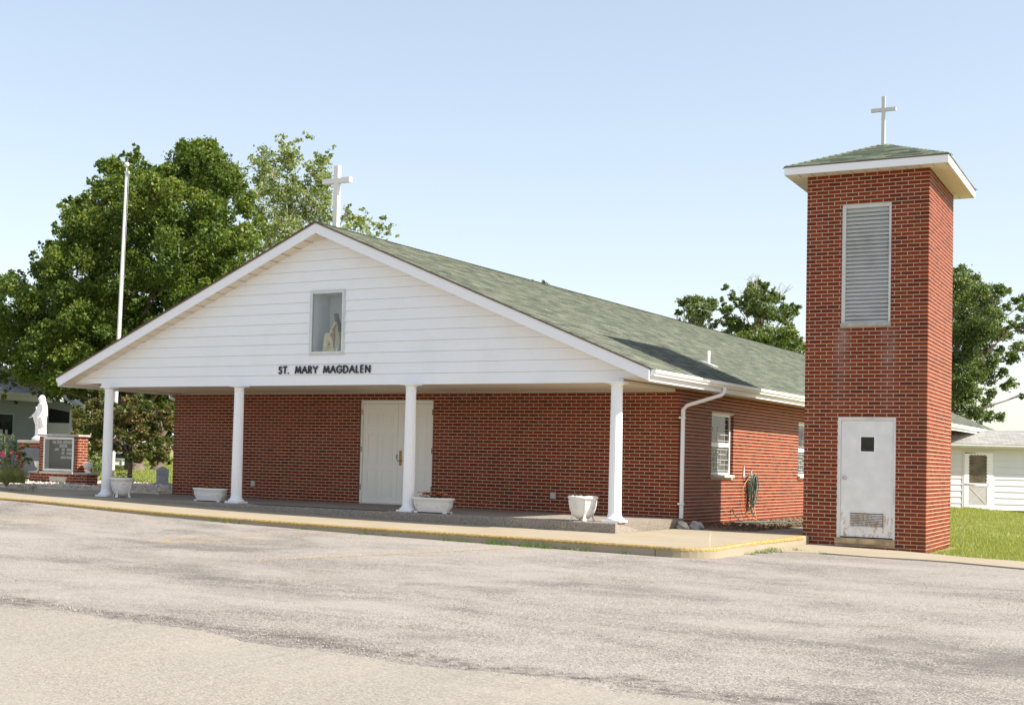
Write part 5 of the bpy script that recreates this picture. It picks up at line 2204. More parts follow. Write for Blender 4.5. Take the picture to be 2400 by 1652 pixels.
def smooth_path(p, n=8):
    P = [np.array(q, float) for q in p]
    out = []
    for i in range(len(P) - 1):
        p0, p1, p2, p3 = P[max(i - 1, 0)], P[i], P[i + 1], P[min(i + 2, len(P) - 1)]
        for k in range(n):
            t = k / n
            out.append(.5 * ((2 * p1) + (-p0 + p2) * t + (2 * p0 - 5 * p1 + 4 * p2 - p3) * t * t + (-p0 + 3 * p1 - 3 * p2 + p3) * t ** 3))
    out.append(P[-1])
    return out


b.tube(smooth_path(pts_), .011, 6)
b.tube(smooth_path([(.05, 3.05, .22), (.10, 3.1, .1), (.2, 3.3, .0), (.5, 3.9, .0), (.8, 4.4, .0), (1.0, 3.9, .0), (1.1, 3.2, -.0), (1.5, 3.0, -.04), (2.1, 3.1, -.06)]), .011, 6)
b.build('trailing_length', M['hose'], hs)
b = MB()
b.tube([(.0, 3.05, .22), (.08, 3.05, .22)], .014, 8)
b.tube([(.05, 3.02, .25), (.05, 3.08, .25)], .012, 8)
b.build('spigot', M['brass'], hs)
oc = MB()
oc.tube(smooth_path([(.10, 3.93, .9), (.06, 3.75, .75), (.05, 3.66, .5), (.05, 3.72, .3), (.08, 3.9, .12), (.2, 4.1, .02), (.14, 4.25, .12), (.06, 4.38, .35), (.06, 4.40, .6), (.10, 4.3, .88)]), .008, 6)
tag(oc.build('extension_cord', M['orange']), 'thin orange cord hanging in a loop around the green hose', 'cord')

# gravestone
gs = thing('gravestone', 'small grey marble gravestone with a peaked top by the church corner', 'gravestone', (-14.97, 2.6, .19), R(33))
b = MB()
b.box((-.23, -.12, 0), (.23, .12, .11))
bevel(b.build('base', M['grave'], gs), .008)
b = MB()
b.prism([(-.155, -.05, .11), (.155, -.05, .11), (.155, -.05, .47), (.06, -.05, .53), (0, -.05, .55), (-.06, -.05, .53), (-.155, -.05, .47)], (0, .1, 0), .5)
bevel(b.build('headstone', M['grave'], gs), .006)
b = MB()
for k, (z, w_) in enumerate(((.42, .2), (.38, .16), (.345, .2), (.30, .14))):
    for j in range(int(w_ / .025)):
        b.box((-w_ / 2 + j * .025, -.0525, z), (-w_ / 2 + j * .025 + .017, -.0502, z + .014))
b.build('inscription', M['slate'], gs)

# flagpole
fpole = thing('flagpole', 'tall tapered white flagpole with a ball top left of the church', 'flagpole', (-18.88, 4.83, .2))
fpole.rotation_euler = (-.008, .0125, 0)
b = MB()
b.tube([(0, 0, 0), (0, 0, 3), (0, 0, 6), (0, 0, 9.05)], [.062, .058, .048, .034], 16)
b.build('pole', M['pole'], fpole)
b = MB()
b.tube([(0, 0, 9.05), (0, 0, 9.22)], .014, 8)
b.box((-.05, -.03, 9.05), (.10, .03, 9.10))
b.tube([(.09, -.012, 9.03), (.09, .012, 9.03)], .035, 12)
b.build('truck', M['alu'], fpole)
b = MB()
b.ball((0, 0, 9.30), .075, 12)
b.build('ball', M['pole'], fpole)
b = MB()
b.tube([(.10, 0, 9.03), (.085, 0, 5), (.08, 0, 1.2)], .004, 5)
b.build('halyard', M['trim'], fpole)
b = MB()
b.tube([(0, 0, .0), (0, 0, .06)], .12, 16)
b.tube([(.06, 0, 1.15), (.10, 0, 1.15)], .01, 6)
b.build('cleat', M['alu'], fpole)
# ------------------------------------------------------------------ houses on both sides
def cam_frame(px, py, depth, rz=None):
    p = at(px, py, depth)
    return p


def shed_boards(parent, o, u, n, s0, s1, z0, z1, hgt, mat, gap=.006, proud=.024):
    """lap boards on a wall: each board its own piece"""
    o, u, n = map(lambda q: np.array(q, float), (o, u, n))
    z = z0
    while z < z1 - .02:
        zt_ = min(z + hgt, z1)
        b = MB()
        A, B_ = o + u * s0, o + u * s1
        v = []
        for P_ in (A, B_):
            v += [(*(P_ + n * proud), z + gap * .3), (*(P_ + n * .002), zt_ - .001), (*(P_ - n * .01), zt_ - .001), (*(P_ - n * .01), z + gap * .3)]
        b.add(v, [(0, 4, 5, 1), (1, 5, 6, 2), (3, 2, 6, 7), (0, 3, 7, 4), (0, 1, 2, 3), (7, 6, 5, 4)], .5)
        b.build('siding_board', mat, parent)
        z += hgt


# white annex behind the tower
an = thing('annex', 'low white lap-sided annex with a grey shingle roof and a screen door behind the tower', 'building', (.14, 25.6, -.28), -YAW)
D0 = (0.0, 0.0)
BZ = .15
b = MB()
SA, SB = -3.2, 9.0
for (a_, c_, e_, g_) in ((SA, .40, BZ, 2.26), (1.48, SB, BZ, 2.26), (.40, 1.48, 2.14, 2.26)):
    b.box((a_, .012, e_), (c_, .15, g_))
b.box((SA, .15, .0), (SA + .1, 5, 2.26))
b.box((SB - .1, .15, .0), (SB, 5, 2.26))
b.box((SA, 4.9, .0), (SB, 5, 2.26))
b.build('wall', M['annexw'], an)
shed_boards(an, (0, .011), (1, 0), (0, -1), SA, .40, BZ, 2.24, .21, M['annexw'])
shed_boards(an, (0, .011), (1, 0), (0, -1), 1.48, SB, BZ, 2.24, .21, M['annexw'])
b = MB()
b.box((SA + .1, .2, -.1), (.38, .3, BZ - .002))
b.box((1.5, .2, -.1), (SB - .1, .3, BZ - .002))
b.build('crawl_space_shade', M['black'], an)  # black boxes stand in for the shade under the floor
b = MB()
for x in (SA, -.35, .30, 1.50, 4.6, 7.6):
    b.box((x, .02, -.1), (x + .14 + (.3 if x == 1.5 else 0), .14, BZ - .003))
b.build('foundation_block', M['capstone'], an)
b = MB()
b.box((.40, -.02, .05), (.452, .1, 2.14))
b.box((1.428, -.02, .05), (1.48, .1, 2.14))
b.box((.452, -.02, 2.10), (1.428, .1, 2.14))
b.build('door_frame', M['annexw'], an)
b = MB()
gx0, gx1, gz0, gz1 = .60, 1.245, 1.05, 2.0 + .03
lx0_, lx1_ = .456, 1.424
for (a_, c_, e_, g_) in ((lx0_, gx0, .07, 2.095), (gx1, lx1_, .07, 2.095), (gx0, gx1, .07, .30), (gx0, gx1, .965, gz0), (gx0, gx1, gz1, 2.095)):
    b.box((a_, -.03, e_), (c_, .0, g_))
sd_ = bevel(b.build('screen_door', M['trim'], an), .003)
# scalloped edging round the glass
b = MB()
ns_ = 9
for side_, (xa, zA, xb, zB_) in enumerate(((gx0, gz0, gx0, gz1), (gx1, gz0, gx1, gz1), (gx0, gz1, gx1, gz1))):
    k_ = ns_ if side_ < 2 else 6
    for i in range(k_):
        t0, t1 = i / k_, (i + 1) / k_
        P0 = np.array([xa + (xb - xa) * t0, zA + (zB_ - zA) * t0])
        P1 = np.array([xa + (xb - xa) * t1, zA + (zB_ - zA) * t1])
        inn = {0: np.array([1, 0]), 1: np.array([-1, 0]), 2: np.array([0, -1])}[side_]
        pts_ = [P0] + [P0 + (P1 - P0) * q + inn * .032 * math.sin(math.pi * q) for q in (.15, .35, .5, .65, .85)] + [P1]
        b.prism([(p[0], -.026, p[1]) for p in pts_], (0, .008, 0), .5)
b.build('scallop_trim', M['trim'], sd_)
b = MB()
b.box((gx0, -.012, gz0), (gx1, -.008, gz1))
b.build('pane', mat_glass('screen_glass', (.09, .075, .05), .15), sd_)
b = MB()
for k in range(14):
    z = gz0 + .03 + k * .068
    b.box((gx0 + .02, -.0155, z), (gx1 - .02, -.0125, z + .012))
b.build('blind_slats', mat_basic('brown_blind', (.18, .13, .09), .6, .2, 20), sd_)
b = MB()
b.box((gx0, -.02, .30), (gx1, -.012, .965))
pn = b.build('kick_panel', mat_basic('kick_panel_grey', (.45, .43, .42), .5, .06, 5), sd_)
b = MB()
for (p, q) in (((gx0 + .03, .33), (gx1 - .03, .935)), ((gx0 + .03, .935), (gx1 - .03, .33))):
    d = np.array(q) - np.array(p)
    d = d / np.linalg.norm(d)
    n_ = np.array([-d[1], d[0]]) * .016
    P0, P1 = np.array(p), np.array(q)
    yq = -.026 if p[1] < .5 else -.028
    b.prism([(a_[0], yq, a_[1]) for a_ in (P0 - n_, P1 - n_, P1 + n_, P0 + n_)], (0, .006, 0), .5)
for (a_, c_, e_, g_) in ((gx0, gx1, .30, .325), (gx0, gx1, .94, .965), (gx0, gx0 + .025, .325, .94), (gx1 - .025, gx1, .325, .94)):
    b.box((a_, -.027, e_), (c_, -.0201, g_))
b.build('cross_brace', mat_basic('kick_brace_grey', (.52, .50, .49), .5, .06, 5), sd_)
for z in (2.055, .985, .20):
    b = MB()
    b.prism([(.47, -.040, z), (.85, -.040, z + .012), (.85, -.040, z + .024), (.47, -.040, z + .034)], (0, .009, 0), .5)
    b.build('strap_hinge', M['black'], sd_)
b = MB()
b.tube([(1.33, -.03, 1.12), (1.33, -.06, 1.12), (1.33, -.06, 1.0), (1.33, -.03, 1.0)], .008, 6)
b.build('handle', M['steel'], sd_)
b = MB()
b.box((.25, -.55, -.08), (1.65, -.05, .03))
bevel(b.build('door_step', M['kerbc'], an), .01)
# eave, gutter, roof in courses
b = MB()
b.box((SA - .2, -.36, 2.245), (SB + .2, .01, 2.26))
b.build('soffit', M['soffit'], an)
b = MB()
b.box((SA - .2, -.38, 2.15 + .09), (SB + .2, -.361, 2.36))
b.build('fascia_board', M['annexw'], an)
b = MB()
b.prism([(SA - .2, -.381, 2.27), (SA - .2, -.45, 2.275), (SA - .2, -.47, 2.31), (SA - .2, -.47, 2.365), (SA - .2, -.381, 2.365)], (SB - SA + .4, 0, 0), .5)
b.build('gutter', M['alu'], an)
b = MB()
rise, run = .56, 2.4
nc_ = 18
for c in range(nc_):
    t0, t1 = c / nc_, (c + 1.25) / nc_
    x = SA - .25 - (c % 3) * .1
    while x < SB + .25:
        w_ = .30
        j = random.uniform(-.003, .006)
        y0, z0_ = -.45 + run * t0, 2.375 + rise * t0
        y1, z1_ = -.45 + run * t1, 2.375 + rise * t1
        b.hexa([(x + .004, y0, z0_ - .0), (x + w_, y0, z0_), (x + w_, y1, z1_ - .012), (x + .004, y1, z1_ - .012), (x + .004, y0, z0_ + .016 + j), (x + w_, y0, z0_ + .016 + j), (x + w_, y1, z1_ - .004), (x + .004, y1, z1_ - .004)])
        x += .305
b.prism([(SA - .25, 1.96, 2.93), (SA - .25, 4.9 + .5, 2.36), (SA - .25, 5.4, 2.33), (SA - .25, 1.96, 2.88)], (SB - SA + .5, 0, 0))
tag(b.build('shingle_courses', M['sh_grey'], an), kind='stuff')
b = MB()
b.prism([(SA - .2, -.36, 2.262), (SA - .2, -.36, 2.36), (SA - .2, 1.96, 2.875), (SA - .2, 5.3, 2.34), (SA - .2, 5.3, 2.262)], (SB - SA + .4, 0, 0), .5)
b.build('roof', M['annexw'], an)

# gabled house seen just above the annex
bh = thing('back_house', 'house with a dark grey roof slope showing above the annex roof', 'house', tuple(at(2180, 1100, 60)), -YAW)
u_ = 60 / FPX
b = MB()
s0, s1 = 0, 105 * u_
zt0, zt1 = (1100 - 976) * u_, (1100 - 1016) * u_
zt0 += 0
b.prism([(-6, 0, zt1 - 1.0), (-1.2, 0, zt0 + .15), (s1, 0, zt1), (s1 + .02, 0, zt1 - .06), (-1.2, 0, zt0 + .08), (-6, 0, zt1 - 1.08)], (0, 7, 0), .5)
b.build('roof', M['sh_a'], bh)
b = MB()
b.prism([(-5.4, .3, -1.2), (s1 - .5, .3, -1.2), (s1 - .5, .3, zt1 + .1), (-1.2, .3, zt0 - .05), (-5.4, .3, zt1 - .9)], (0, 6.4, 0), .5)
b.build('wall', M['annexw'], bh)
b = MB()
b.prism([(s1 + .02, -.02, zt1 - .06), (-1.2, -.02, zt0 + .08), (-1.2, -.02, zt0 + .0), (s1 - .02, -.02, zt1 - .14)], (0, .018, 0), .5)
b.build('rake_board', M['trim'], bh)

# grey house on the far left
XW = -29.75
gh = thing('grey_house', 'blue-grey lap-sided house with a pale ribbed metal roof at the left edge', 'house', (0, 0, 0))
b = MB()
b.box((XW - 6, 4.0, .2), (XW - .02, 12.0, 3.05))
b.build('wall', M['siding_grey'], gh)
z = .3
k = 0
while z < 3.0:
    # windows interrupt the boards between z 1.63 and 2.42
    spans = [(4.0, 12.0)]
    if 1.52 < z < 2.40:
        spans = [(4.0, 6.3), (8.4, 8.85), (10.95, 12.0)]
    for a_, c_ in spans:
        b = MB()
        b.add([(XW + .055, a_, z), (XW + .055, c_, z), (XW + .002, c_, z + .118), (XW + .002, a_, z + .118), (XW - .019, a_, z), (XW - .019, c_, z), (XW - .019, c_, z + .118), (XW - .019, a_, z + .118)],
              [(0, 1, 2, 3), (0, 4, 5, 1), (3, 2, 6, 7), (0, 3, 7, 4), (1, 5, 6, 2)], .5)
        b.build('siding_board', M['siding_grey'], gh)
    z += .12
for (a_, c_) in ((6.3, 8.4), (8.85, 10.95)):
    b = MB()
    b.box((XW - .015, a_, 1.56), (XW + .03, a_ + .06, 2.44))
    b.box((XW - .015, c_ - .06, 1.56), (XW + .03, c_, 2.44))
    b.box((XW - .015, a_ + .06, 2.36), (XW + .03, c_ - .06, 2.44))
    b.box((XW - .015, a_ + .06, 1.56), (XW + .03, c_ - .06, 1.62))
    b.box((XW - .015, (a_ + c_) / 2 - .02, 1.62), (XW + .025, (a_ + c_) / 2 + .02, 2.36))
    w_ = b.build('window', M['siding_grey'], gh)
    b = MB()
    b.box((XW - .012, a_ + .06, 1.62), (XW - .008, c_ - .06, 2.36))
    b.build('pane', M['glass'], w_)
    for (p, l_) in ((.25, .3), (.9, .14), (1.15, .42), (1.7, .1)):
        b = MB()
        b.box((XW - .0079, a_ + p, 1.625), (XW + .004, a_ + p + l_, 1.80))
        b.build('sill_box', M['tile'], w_)
b = MB()
ey, ez_ = 12.35, 3.08
sl_ = .42
b.hexa([(XW + .45, 3.6, ez_), (XW + .45, ey, ez_), (XW - 3.4, ey, ez_ + 3.85 * sl_), (XW - 3.4, 3.6, ez_ + 3.85 * sl_), (XW + .45, 3.6, ez_ + .08), (XW + .45, ey, ez_ + .08), (XW - 3.4, ey, ez_ + .08 + 3.85 * sl_), (XW - 3.4, 3.6, ez_ + .08 + 3.85 * sl_)])
b.hexa([(XW - 3.4, 3.6, ez_ + 3.85 * sl_), (XW - 3.4, ey, ez_ + 3.85 * sl_), (XW - 7.2, ey, ez_), (XW - 7.2, 3.6, ez_), (XW - 3.4, 3.6, ez_ + .08 + 3.85 * sl_), (XW - 3.4, ey, ez_ + .08 + 3.85 * sl_), (XW - 7.2, ey, ez_ + .08), (XW - 7.2, 3.6, ez_ + .08)])
rf = b.build('roof', M['metalroof'], gh)
y = 3.75
while y < ey:
    b = MB()
    b.hexa([(XW + .45, y, ez_ + .081), (XW + .45, y + .03, ez_ + .081), (XW - 3.4, y + .03, ez_ + .081 + 3.85 * sl_), (XW - 3.4, y, ez_ + .081 + 3.85 * sl_), (XW + .45, y, ez_ + .12), (XW + .45, y + .03, ez_ + .12), (XW - 3.4, y + .03, ez_ + .12 + 3.85 * sl_), (XW - 3.4, y, ez_ + .12 + 3.85 * sl_)])
    b.build('rib', mat_basic('roof_rib', (.30, .28, .29), .5, .05, 3) if 'roof_rib' not in bpy.data.materials else bpy.data.materials['roof_rib'], rf)
    y += .26
b = MB()
b.box((XW + .30, 3.6, ez_ - .20), (XW + .50, ey, ez_ - .002))
b.build('gutter', M['alu'], gh)

# open porch beyond it, white lap wall below a dark opening
p0 = at(108, 1110, 53)
po = thing('side_porch', 'small porch with a white lap half wall, a corner post and a dark opening', 'porch', (p0[0], p0[1], .3), -YAW)
b = MB()
u_ = 53 / FPX
b.box((-.6, .06, 0), (56 * u_, .16, 1.84))
b.build('wall', M['white'], po)
shed_boards(po, (0, .06), (1, 0), (0, -1), -.6, 56 * u_, .05, 1.84, .10, M['white'])
b = MB()
b.box((51 * u_, -.03, .0), (57 * u_, .055, 2.35))
b.box((-.1, -.02, 1.84), (.0, .055, 2.5))
b.build('corner_post', M['trim'], po)
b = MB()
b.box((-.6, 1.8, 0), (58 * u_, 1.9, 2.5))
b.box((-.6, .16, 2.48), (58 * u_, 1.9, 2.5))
b.build('interior_shade', M['black'], po)  # back wall and ceiling coloured black to imitate the shade inside
b = MB()
b.prism([(-1.2, -.25, 3.2), (30 * u_, -.25, 2.85), (82 * u_, -.25, 2.33), (82 * u_, -.25, 2.42), (30 * u_, -.25, 2.94), (-1.2, -.25, 3.3)], (0, 2.3, 0), .5)
b.build('roof', M['metalroof'], po)
b = MB()
b.prism([(-.6, -.02, 2.5), (56 * u_, -.02, 2.25), (56 * u_, -.02, 2.52), (-.6, -.02, 3.0)], (0, .06, 0), .5)
b.build('gable', M['siding_grey'], po)

# white shed between the trunks
p0 = at(240, 1106, 56)
wsd = thing('white_shed', 'white lap-sided shed standing behind the small tree beside the first column', 'shed', (p0[0], p0[1], .30), -YAW)
u_ = 56 / FPX
b = MB()
b.box((0, .05, 0.05), (60 * u_, 1.6, 1.5))
b.build('wall', M['trim'], wsd)
shed_boards(wsd, (0, .05), (1, 0), (0, -1), 0, 60 * u_, .05, .46, .105, M['trim'])
b = MB()
b.box((44 * u_, -.01, .05), (46 * u_, .036, .5))
b.box((0, -.005, .47), (60 * u_, .03, .52))
b.build('post', M['greyframe'], wsd)
b = MB()
b.box((18 * u_, .02, .55), (54 * u_, .045, .70))
b.build('pane', M['glass'], wsd)
b = MB()
b.box((-.1, -.1, .72), (62 * u_, 1.7, .82))
b.build('eave', M['trim'], wsd)

# ------------------------------------------------------------------ vegetation
FD = 2.6


def leaf_quads(C_, size, updir=.25, aspect=.62):
    n = len(C_)
    N = rng.normal(size=(n, 3))
    N[:, 2] += updir * 2
    N /= np.linalg.norm(N, axis=1)[:, None]
    A = np.cross(N, rng.normal(size=(n, 3)))
    A /= np.linalg.norm(A, axis=1)[:, None] + 1e-9
    B_ = np.cross(N, A)
    s_ = size * rng.uniform(.6, 1.25, n)[:, None]
    V = np.stack([C_ - A * s_ * .5, C_ + B_ * s_ * .5 * aspect - N * s_ * .08, C_ + A * s_ * .5, C_ - B_ * s_ * .5 * aspect - N * s_ * .08], 1)
    return V.reshape(-1, 3), np.arange(4 * n).reshape(n, 4)


def foliage(name, mat, clumps, k, size, parent, updir=.25, spread=.22, cap=.28):
    k = k * FD
    """clumps: (centre xyz, radius m); leaves gather in small sprays inside each clump"""
    Cs, rn = [], []
    for c, r in clumps:
        n = max(8, int(k * r * r))
        ns_ = max(3, int(n / 16))
        d = rng.normal(size=(ns_, 3))
        d /= np.linalg.norm(d, axis=1)[:, None]
        sp = c + d * (r * rng.uniform(.35, 1.0, ns_) ** .6)[:, None] * np.array([1, 1, .85])
        idx = rng.integers(0, ns_, n)
        pt = sp[idx] + rng.normal(size=(n, 3)) * min(r * spread, cap) * np.array([1, 1, .7])
        Cs.append(pt)
        tint = rng.uniform(-.2, .2)
        rn.append(np.clip(rng.normal(.5 + tint, .22, n), 0, 1))
    Cs = np.concatenate(Cs)
    V, F = leaf_quads(Cs, size, updir)
    return mass_mesh(name, V, F, np.concatenate(rn), mat, parent)


def clumps_px(lst, depth, thick):
    out = []
    for (px, py, r) in lst:
        dd = depth + rng.uniform(-thick, thick)
        out.append((at(px, py, dd), r * dd / FPX))
    return out


def limbs(parent, base, top, clumps, mat, r0, nb=14, seed=1, thin=.012):
    """trunk that divides into limbs reaching the clumps"""
    rr = random.Random(seed)
    base, top = np.array(base, float), np.array(top, float)
    b = MB()
    path, rad = [], []
    n = 9
    for i in range(n + 1):
        t = i / n
        p = base + (top - base) * t
        if i:
            p = p + np.array([rr.uniform(-1, 1), rr.uniform(-1, 1), 0]) * r0 * .5
        path.append(p)
        rad.append(r0 * (1.35 if i == 0 else (1 - .78 * t)))
    b.tube(path, rad, 12)
    b.build('trunk', mat, parent)
    b = MB()
    cl = rr.sample(clumps, min(nb, len(clumps)))
    for c, r in cl:
        t = min(.95, max(.22, (c[2] - base[2]) / (top[2] - base[2]) * rr.uniform(.45, .75)))
        s_ = base + (top - base) * t
        mid = s_ + (c - s_) * .5 + np.array([rr.uniform(-.3, .3), rr.uniform(-.3, .3), rr.uniform(0, .5)])
        q = r0 * .42 * (1 - .6 * t)
        b.tube([s_, (s_ + mid) / 2 + np.array([0, 0, .08]), mid, c], [q, q * .75, q * .5, thin], 7)
        for _ in range(3):
            e = c + np.array([rr.uniform(-1, 1), rr.uniform(-1, 1), rr.uniform(-.4, 1)]) * r * .9
            b.tube([mid + (c - mid) * rr.uniform(.3, .9), e], [thin * 1.3, thin * .5], 5)
    b.build('limbs', mat, parent)


M['leaf_maple'] = mat_leaf('maple_leaves', [(.028, .052, .009), (.055, .095, .014), (.095, .145, .022), (.15, .20, .035), (.28, .27, .07)], .36)
M['leaf_poplar'] = mat_leaf('poplar_leaves', [(.09, .12, .04), (.17, .21, .08), (.27, .30, .13), (.42, .44, .26)], .4)
M['leaf_oak'] = mat_leaf('oak_leaves', [(.05, .08, .022), (.09, .13, .035), (.13, .175, .055), (.21, .24, .10)], .35)
M['leaf_shrub'] = mat_leaf('shrub_leaves', [(.045, .08, .012), (.09, .14, .022), (.14, .19, .035), (.22, .20, .05)], .35)
M['leaf_red'] = mat_leaf('red_tipped_leaves', [(.03, .05, .012), (.055, .085, .02), (.095, .13, .035), (.15, .17, .05), (.22, .13, .05), (.34, .14, .08)], .3)
M['leaf_rose'] = mat_leaf('rose_leaves', [(.04, .08, .02), (.08, .13, .03), (.14, .19, .05), (.20, .20, .07)], .3)
M['leaf_dark'] = mat_leaf('hedge_leaves', [(.012, .03, .008), (.025, .055, .012), (.04, .08, .018)], .2)
M['blade'] = mat_leaf('grass_blades', [(.15, .19, .04), (.24, .28, .07), (.32, .35, .10), (.42, .39, .17)], .3)
M['weed'] = mat_leaf('weed_leaves', [(.07, .13, .02), (.11, .20, .03), (.17, .26, .06)], .3)

# big maple
MAPLE = [(-60, 620), (-40, 690), (-80, 800), (-60, 900), (40, 905), (110, 930), (230, 925), (330, 905), (420, 905), (520, 860), (600, 800), (640, 720), (632, 640), (618, 560), (596, 480), (566, 420), (545, 385), (515, 360), (505, 330), (480, 325), (452, 330), (400, 330), (390, 360), (395, 390), (372, 400), (350, 385), (330, 370), (318, 350), (305, 370), (285, 352), (262, 372), (228, 385), (225, 430), (200, 470), (180, 455), (160, 448), (135, 455), (135, 500), (150, 540), (150, 575), (112, 568), (105, 605), (80, 600), (75, 640), (30, 632), (5, 650), (-30, 640)]
ML = []
while len(ML) < 520:
    px, py = rng.uniform(-90, 650), rng.uniform(320, 935)
    if in_poly(px, py, MAPLE):
        r = rng.uniform(20, 40)
        if all(in_poly(px + r * .55 * math.cos(w), py + r * .55 * math.sin(w), MAPLE) for w in np.arange(0, 6.28, .8)):
            ML.append((px, py, r))
EDGE = [(360, 405, 18), (345, 395, 13), (378, 402, 14), (336, 385, 11), (451, 368, 36), (425, 345, 16), (478, 345, 18), (500, 352, 16), (515, 385, 30), (540, 400, 20), (263, 386, 26), (242, 392, 18), (290, 365, 12), (318, 345, 11), (312, 368, 18), (222, 425, 16), (232, 445, 26), (158, 470, 13), (145, 485, 12), (195, 470, 18), (170, 500, 20), (132, 530, 12), (128, 548, 10), (150, 545, 13), (105, 568, 13), (118, 590, 14), (80, 600, 12), (90, 620, 18), (40, 640, 14), (20, 655, 16), (3, 670, 18), (395, 395, 22), (370, 395, 10), (392, 385, 9), (585, 470, 14), (560, 440, 18), (610, 520, 16), (30, 905, 10), (52, 900, 9), (75, 915, 9), (95, 925, 10), (130, 925, 20), (180, 925, 20), (240, 922, 22), (300, 915, 22), (20, 915, 8), (40, 940, 7), (5, 930, 8)]
mp = thing('maple_tree', 'huge dense green maple filling the left behind the flagpole', 'tree', tuple(at(318, 1118, 50)))
inv = -np.array(mp.location)


def local(cl, o):
    q = np.array(o.location)
    return [(c - q, r) for c, r in cl]


cl = clumps_px(ML, 50, 5.2) + clumps_px(EDGE, 49, 2.5)
cl = local(cl, mp)
foliage('crown', M['leaf_maple'], cl, 950, .135, mp, spread=.2)
limbs(mp, (0, 0, -.1), (-1.0, .3, 7.5), cl, M['bark'], .33, 16, 3, .015)
t2 = thing('leaning_trunk_tree', 'dark tree with a leaning trunk just right of the maple trunk', 'tree', tuple(at(357, 1116, 51)))
cl = local(clumps_px([(400, 880, 28), (380, 920, 30), (350, 930, 26), (420, 940, 24), (395, 960, 22), (330, 945, 22), (440, 900, 22)], 51, 1.2), t2)
foliage('crown', M['leaf_maple'], cl, 600, .16, t2)
limbs(t2, (0, 0, -.1), (.65, .3, 3.4), cl, M['bark'], .22, 8, 5)

# pale loose poplar
POP = [(648, 318, 5), (662, 320, 8), (646, 331, 4), (654, 337, 7), (669, 346, 12), (686, 333, 8), (699, 331, 8), (720, 320, 6), (729, 323, 7), (713, 311, 3), (614, 352, 13), (625, 363, 9), (639, 367, 10), (669, 361, 20), (686, 355, 14), (693, 374, 12), (593, 374, 10), (605, 380, 16), (620, 386, 16), (639, 386, 14), (665, 382, 22), (682, 395, 16), (746, 365, 10), (771, 361, 8), (781, 346, 5), (754, 378, 14), (729, 386, 12), (720, 393, 9), (748, 395, 16), (761, 380, 10), (731, 408, 12), (718, 418, 10), (765, 412, 12), (746, 418, 10), (614, 406, 18), (639, 408, 16), (610, 425, 16), (635, 427, 16), (686, 416, 10), (699, 433, 9), (582, 399, 8), (556, 391, 8), (563, 416, 9), (656, 444, 18), (631, 446, 18), (678, 446, 14), (731, 450, 14), (716, 455, 10), (748, 444, 14), (752, 461, 18), (774, 455, 9), (759, 476, 14), (733, 472, 14), (699, 472, 14), (720, 484, 16), (742, 493, 18), (759, 501, 10), (656, 465, 18), (635, 472, 16), (614, 450, 16), (593, 461, 18), (669, 478, 18), (652, 493, 16), (682, 499, 18), (661, 512, 16), (712, 506, 16), (699, 521, 18), (731, 512, 12), (682, 525, 18), (646, 525, 20), (661, 542, 20), (631, 504, 14), (635, 546, 22), (614, 525, 18), (690, 560, 22), (650, 580, 24), (610, 590, 24), (720, 560, 18), (814, 493, 9), (850, 491, 6), (859, 499, 4), (818, 482, 5), (808, 510, 12), (825, 510, 12), (842, 508, 10), (852, 516, 11), (833, 527, 14), (869, 521, 8), (812, 525, 10), (882, 529, 9), (899, 516, 9), (893, 533, 11), (855, 536, 12), (914, 531, 8), (912, 544, 9), (931, 555, 5), (891, 550, 8), (860, 560, 18), (830, 560, 18), (800, 545, 14), (780, 540, 12), (900, 575, 18), (566, 440, 14), (580, 480, 16), (600, 500, 16)]
for _ in range(60):
    px, py = rng.uniform(565, 780), rng.uniform(400, 600)
    if px - 565 > -(py - 600) * .2:
        POP.append((px, py, rng.uniform(10, 18)))
pp = thing('poplar_tree', 'pale loosely leaved poplar rising behind the gable cross', 'tree', tuple(at(690, 1095, 63)))
cl = local(clumps_px(POP, 63, 2.4), pp)
foliage('crown', M['leaf_poplar'], cl, 640, .15, pp, spread=.42, cap=.5)
b0 = at(690, 1095, 63)
limbs(pp, (0, 0, 0), at(672, 400, 63) - b0, cl, M['bark_pale'], .12, 20, 7, .010)

# oak right of the tower
OAK = [(2255, 639, 20), (2275, 656, 18), (2247, 662, 28), (2300, 679, 20), (2272, 693, 32), (2340, 682, 18), (2357, 682, 12), (2309, 713, 30), (2266, 735, 36), (2379, 704, 13), (2364, 718, 11), (2393, 721, 11), (2323, 741, 28), (2337, 735, 12), (2368, 761, 11), (2390, 744, 9), (2303, 769, 34), (2337, 780, 22), (2359, 786, 14), (2390, 769, 14), (2266, 783, 36), (2390, 814, 18), (2368, 840, 18), (2345, 820, 12), (2295, 814, 28), (2261, 840, 34), (2328, 840, 16), (2314, 862, 20), (2280, 871, 30), (2351, 876, 14), (2376, 896, 13), (2357, 907, 12), (2317, 888, 18), (2255, 899, 28), (2278, 919, 22), (2323, 921, 14), (2311, 944, 14), (2258, 947, 24), (2289, 967, 20), (2317, 975, 15), (2345, 978, 13), (2258, 975, 18), (2286, 995, 14), (2395, 927, 8), (2225, 700, 40), (2220, 780, 44), (2215, 860, 44), (2218, 930, 36), (2420, 760, 22), (2430, 820, 26), (2410, 700, 18)]
ok_ = thing('oak_tree', 'broad green oak with reaching branches right of the tower', 'tree', tuple(at(2225, 1130, 62)))
cl = local(clumps_px(OAK, 62, 2.0), ok_)
foliage('crown', M['leaf_oak'], cl, 1600, .13, ok_)
limbs(ok_, (0, 0, 0), at(2225, 760, 62) - at(2225, 1130, 62), cl, M['bark'], .24, 30, 9, .014)

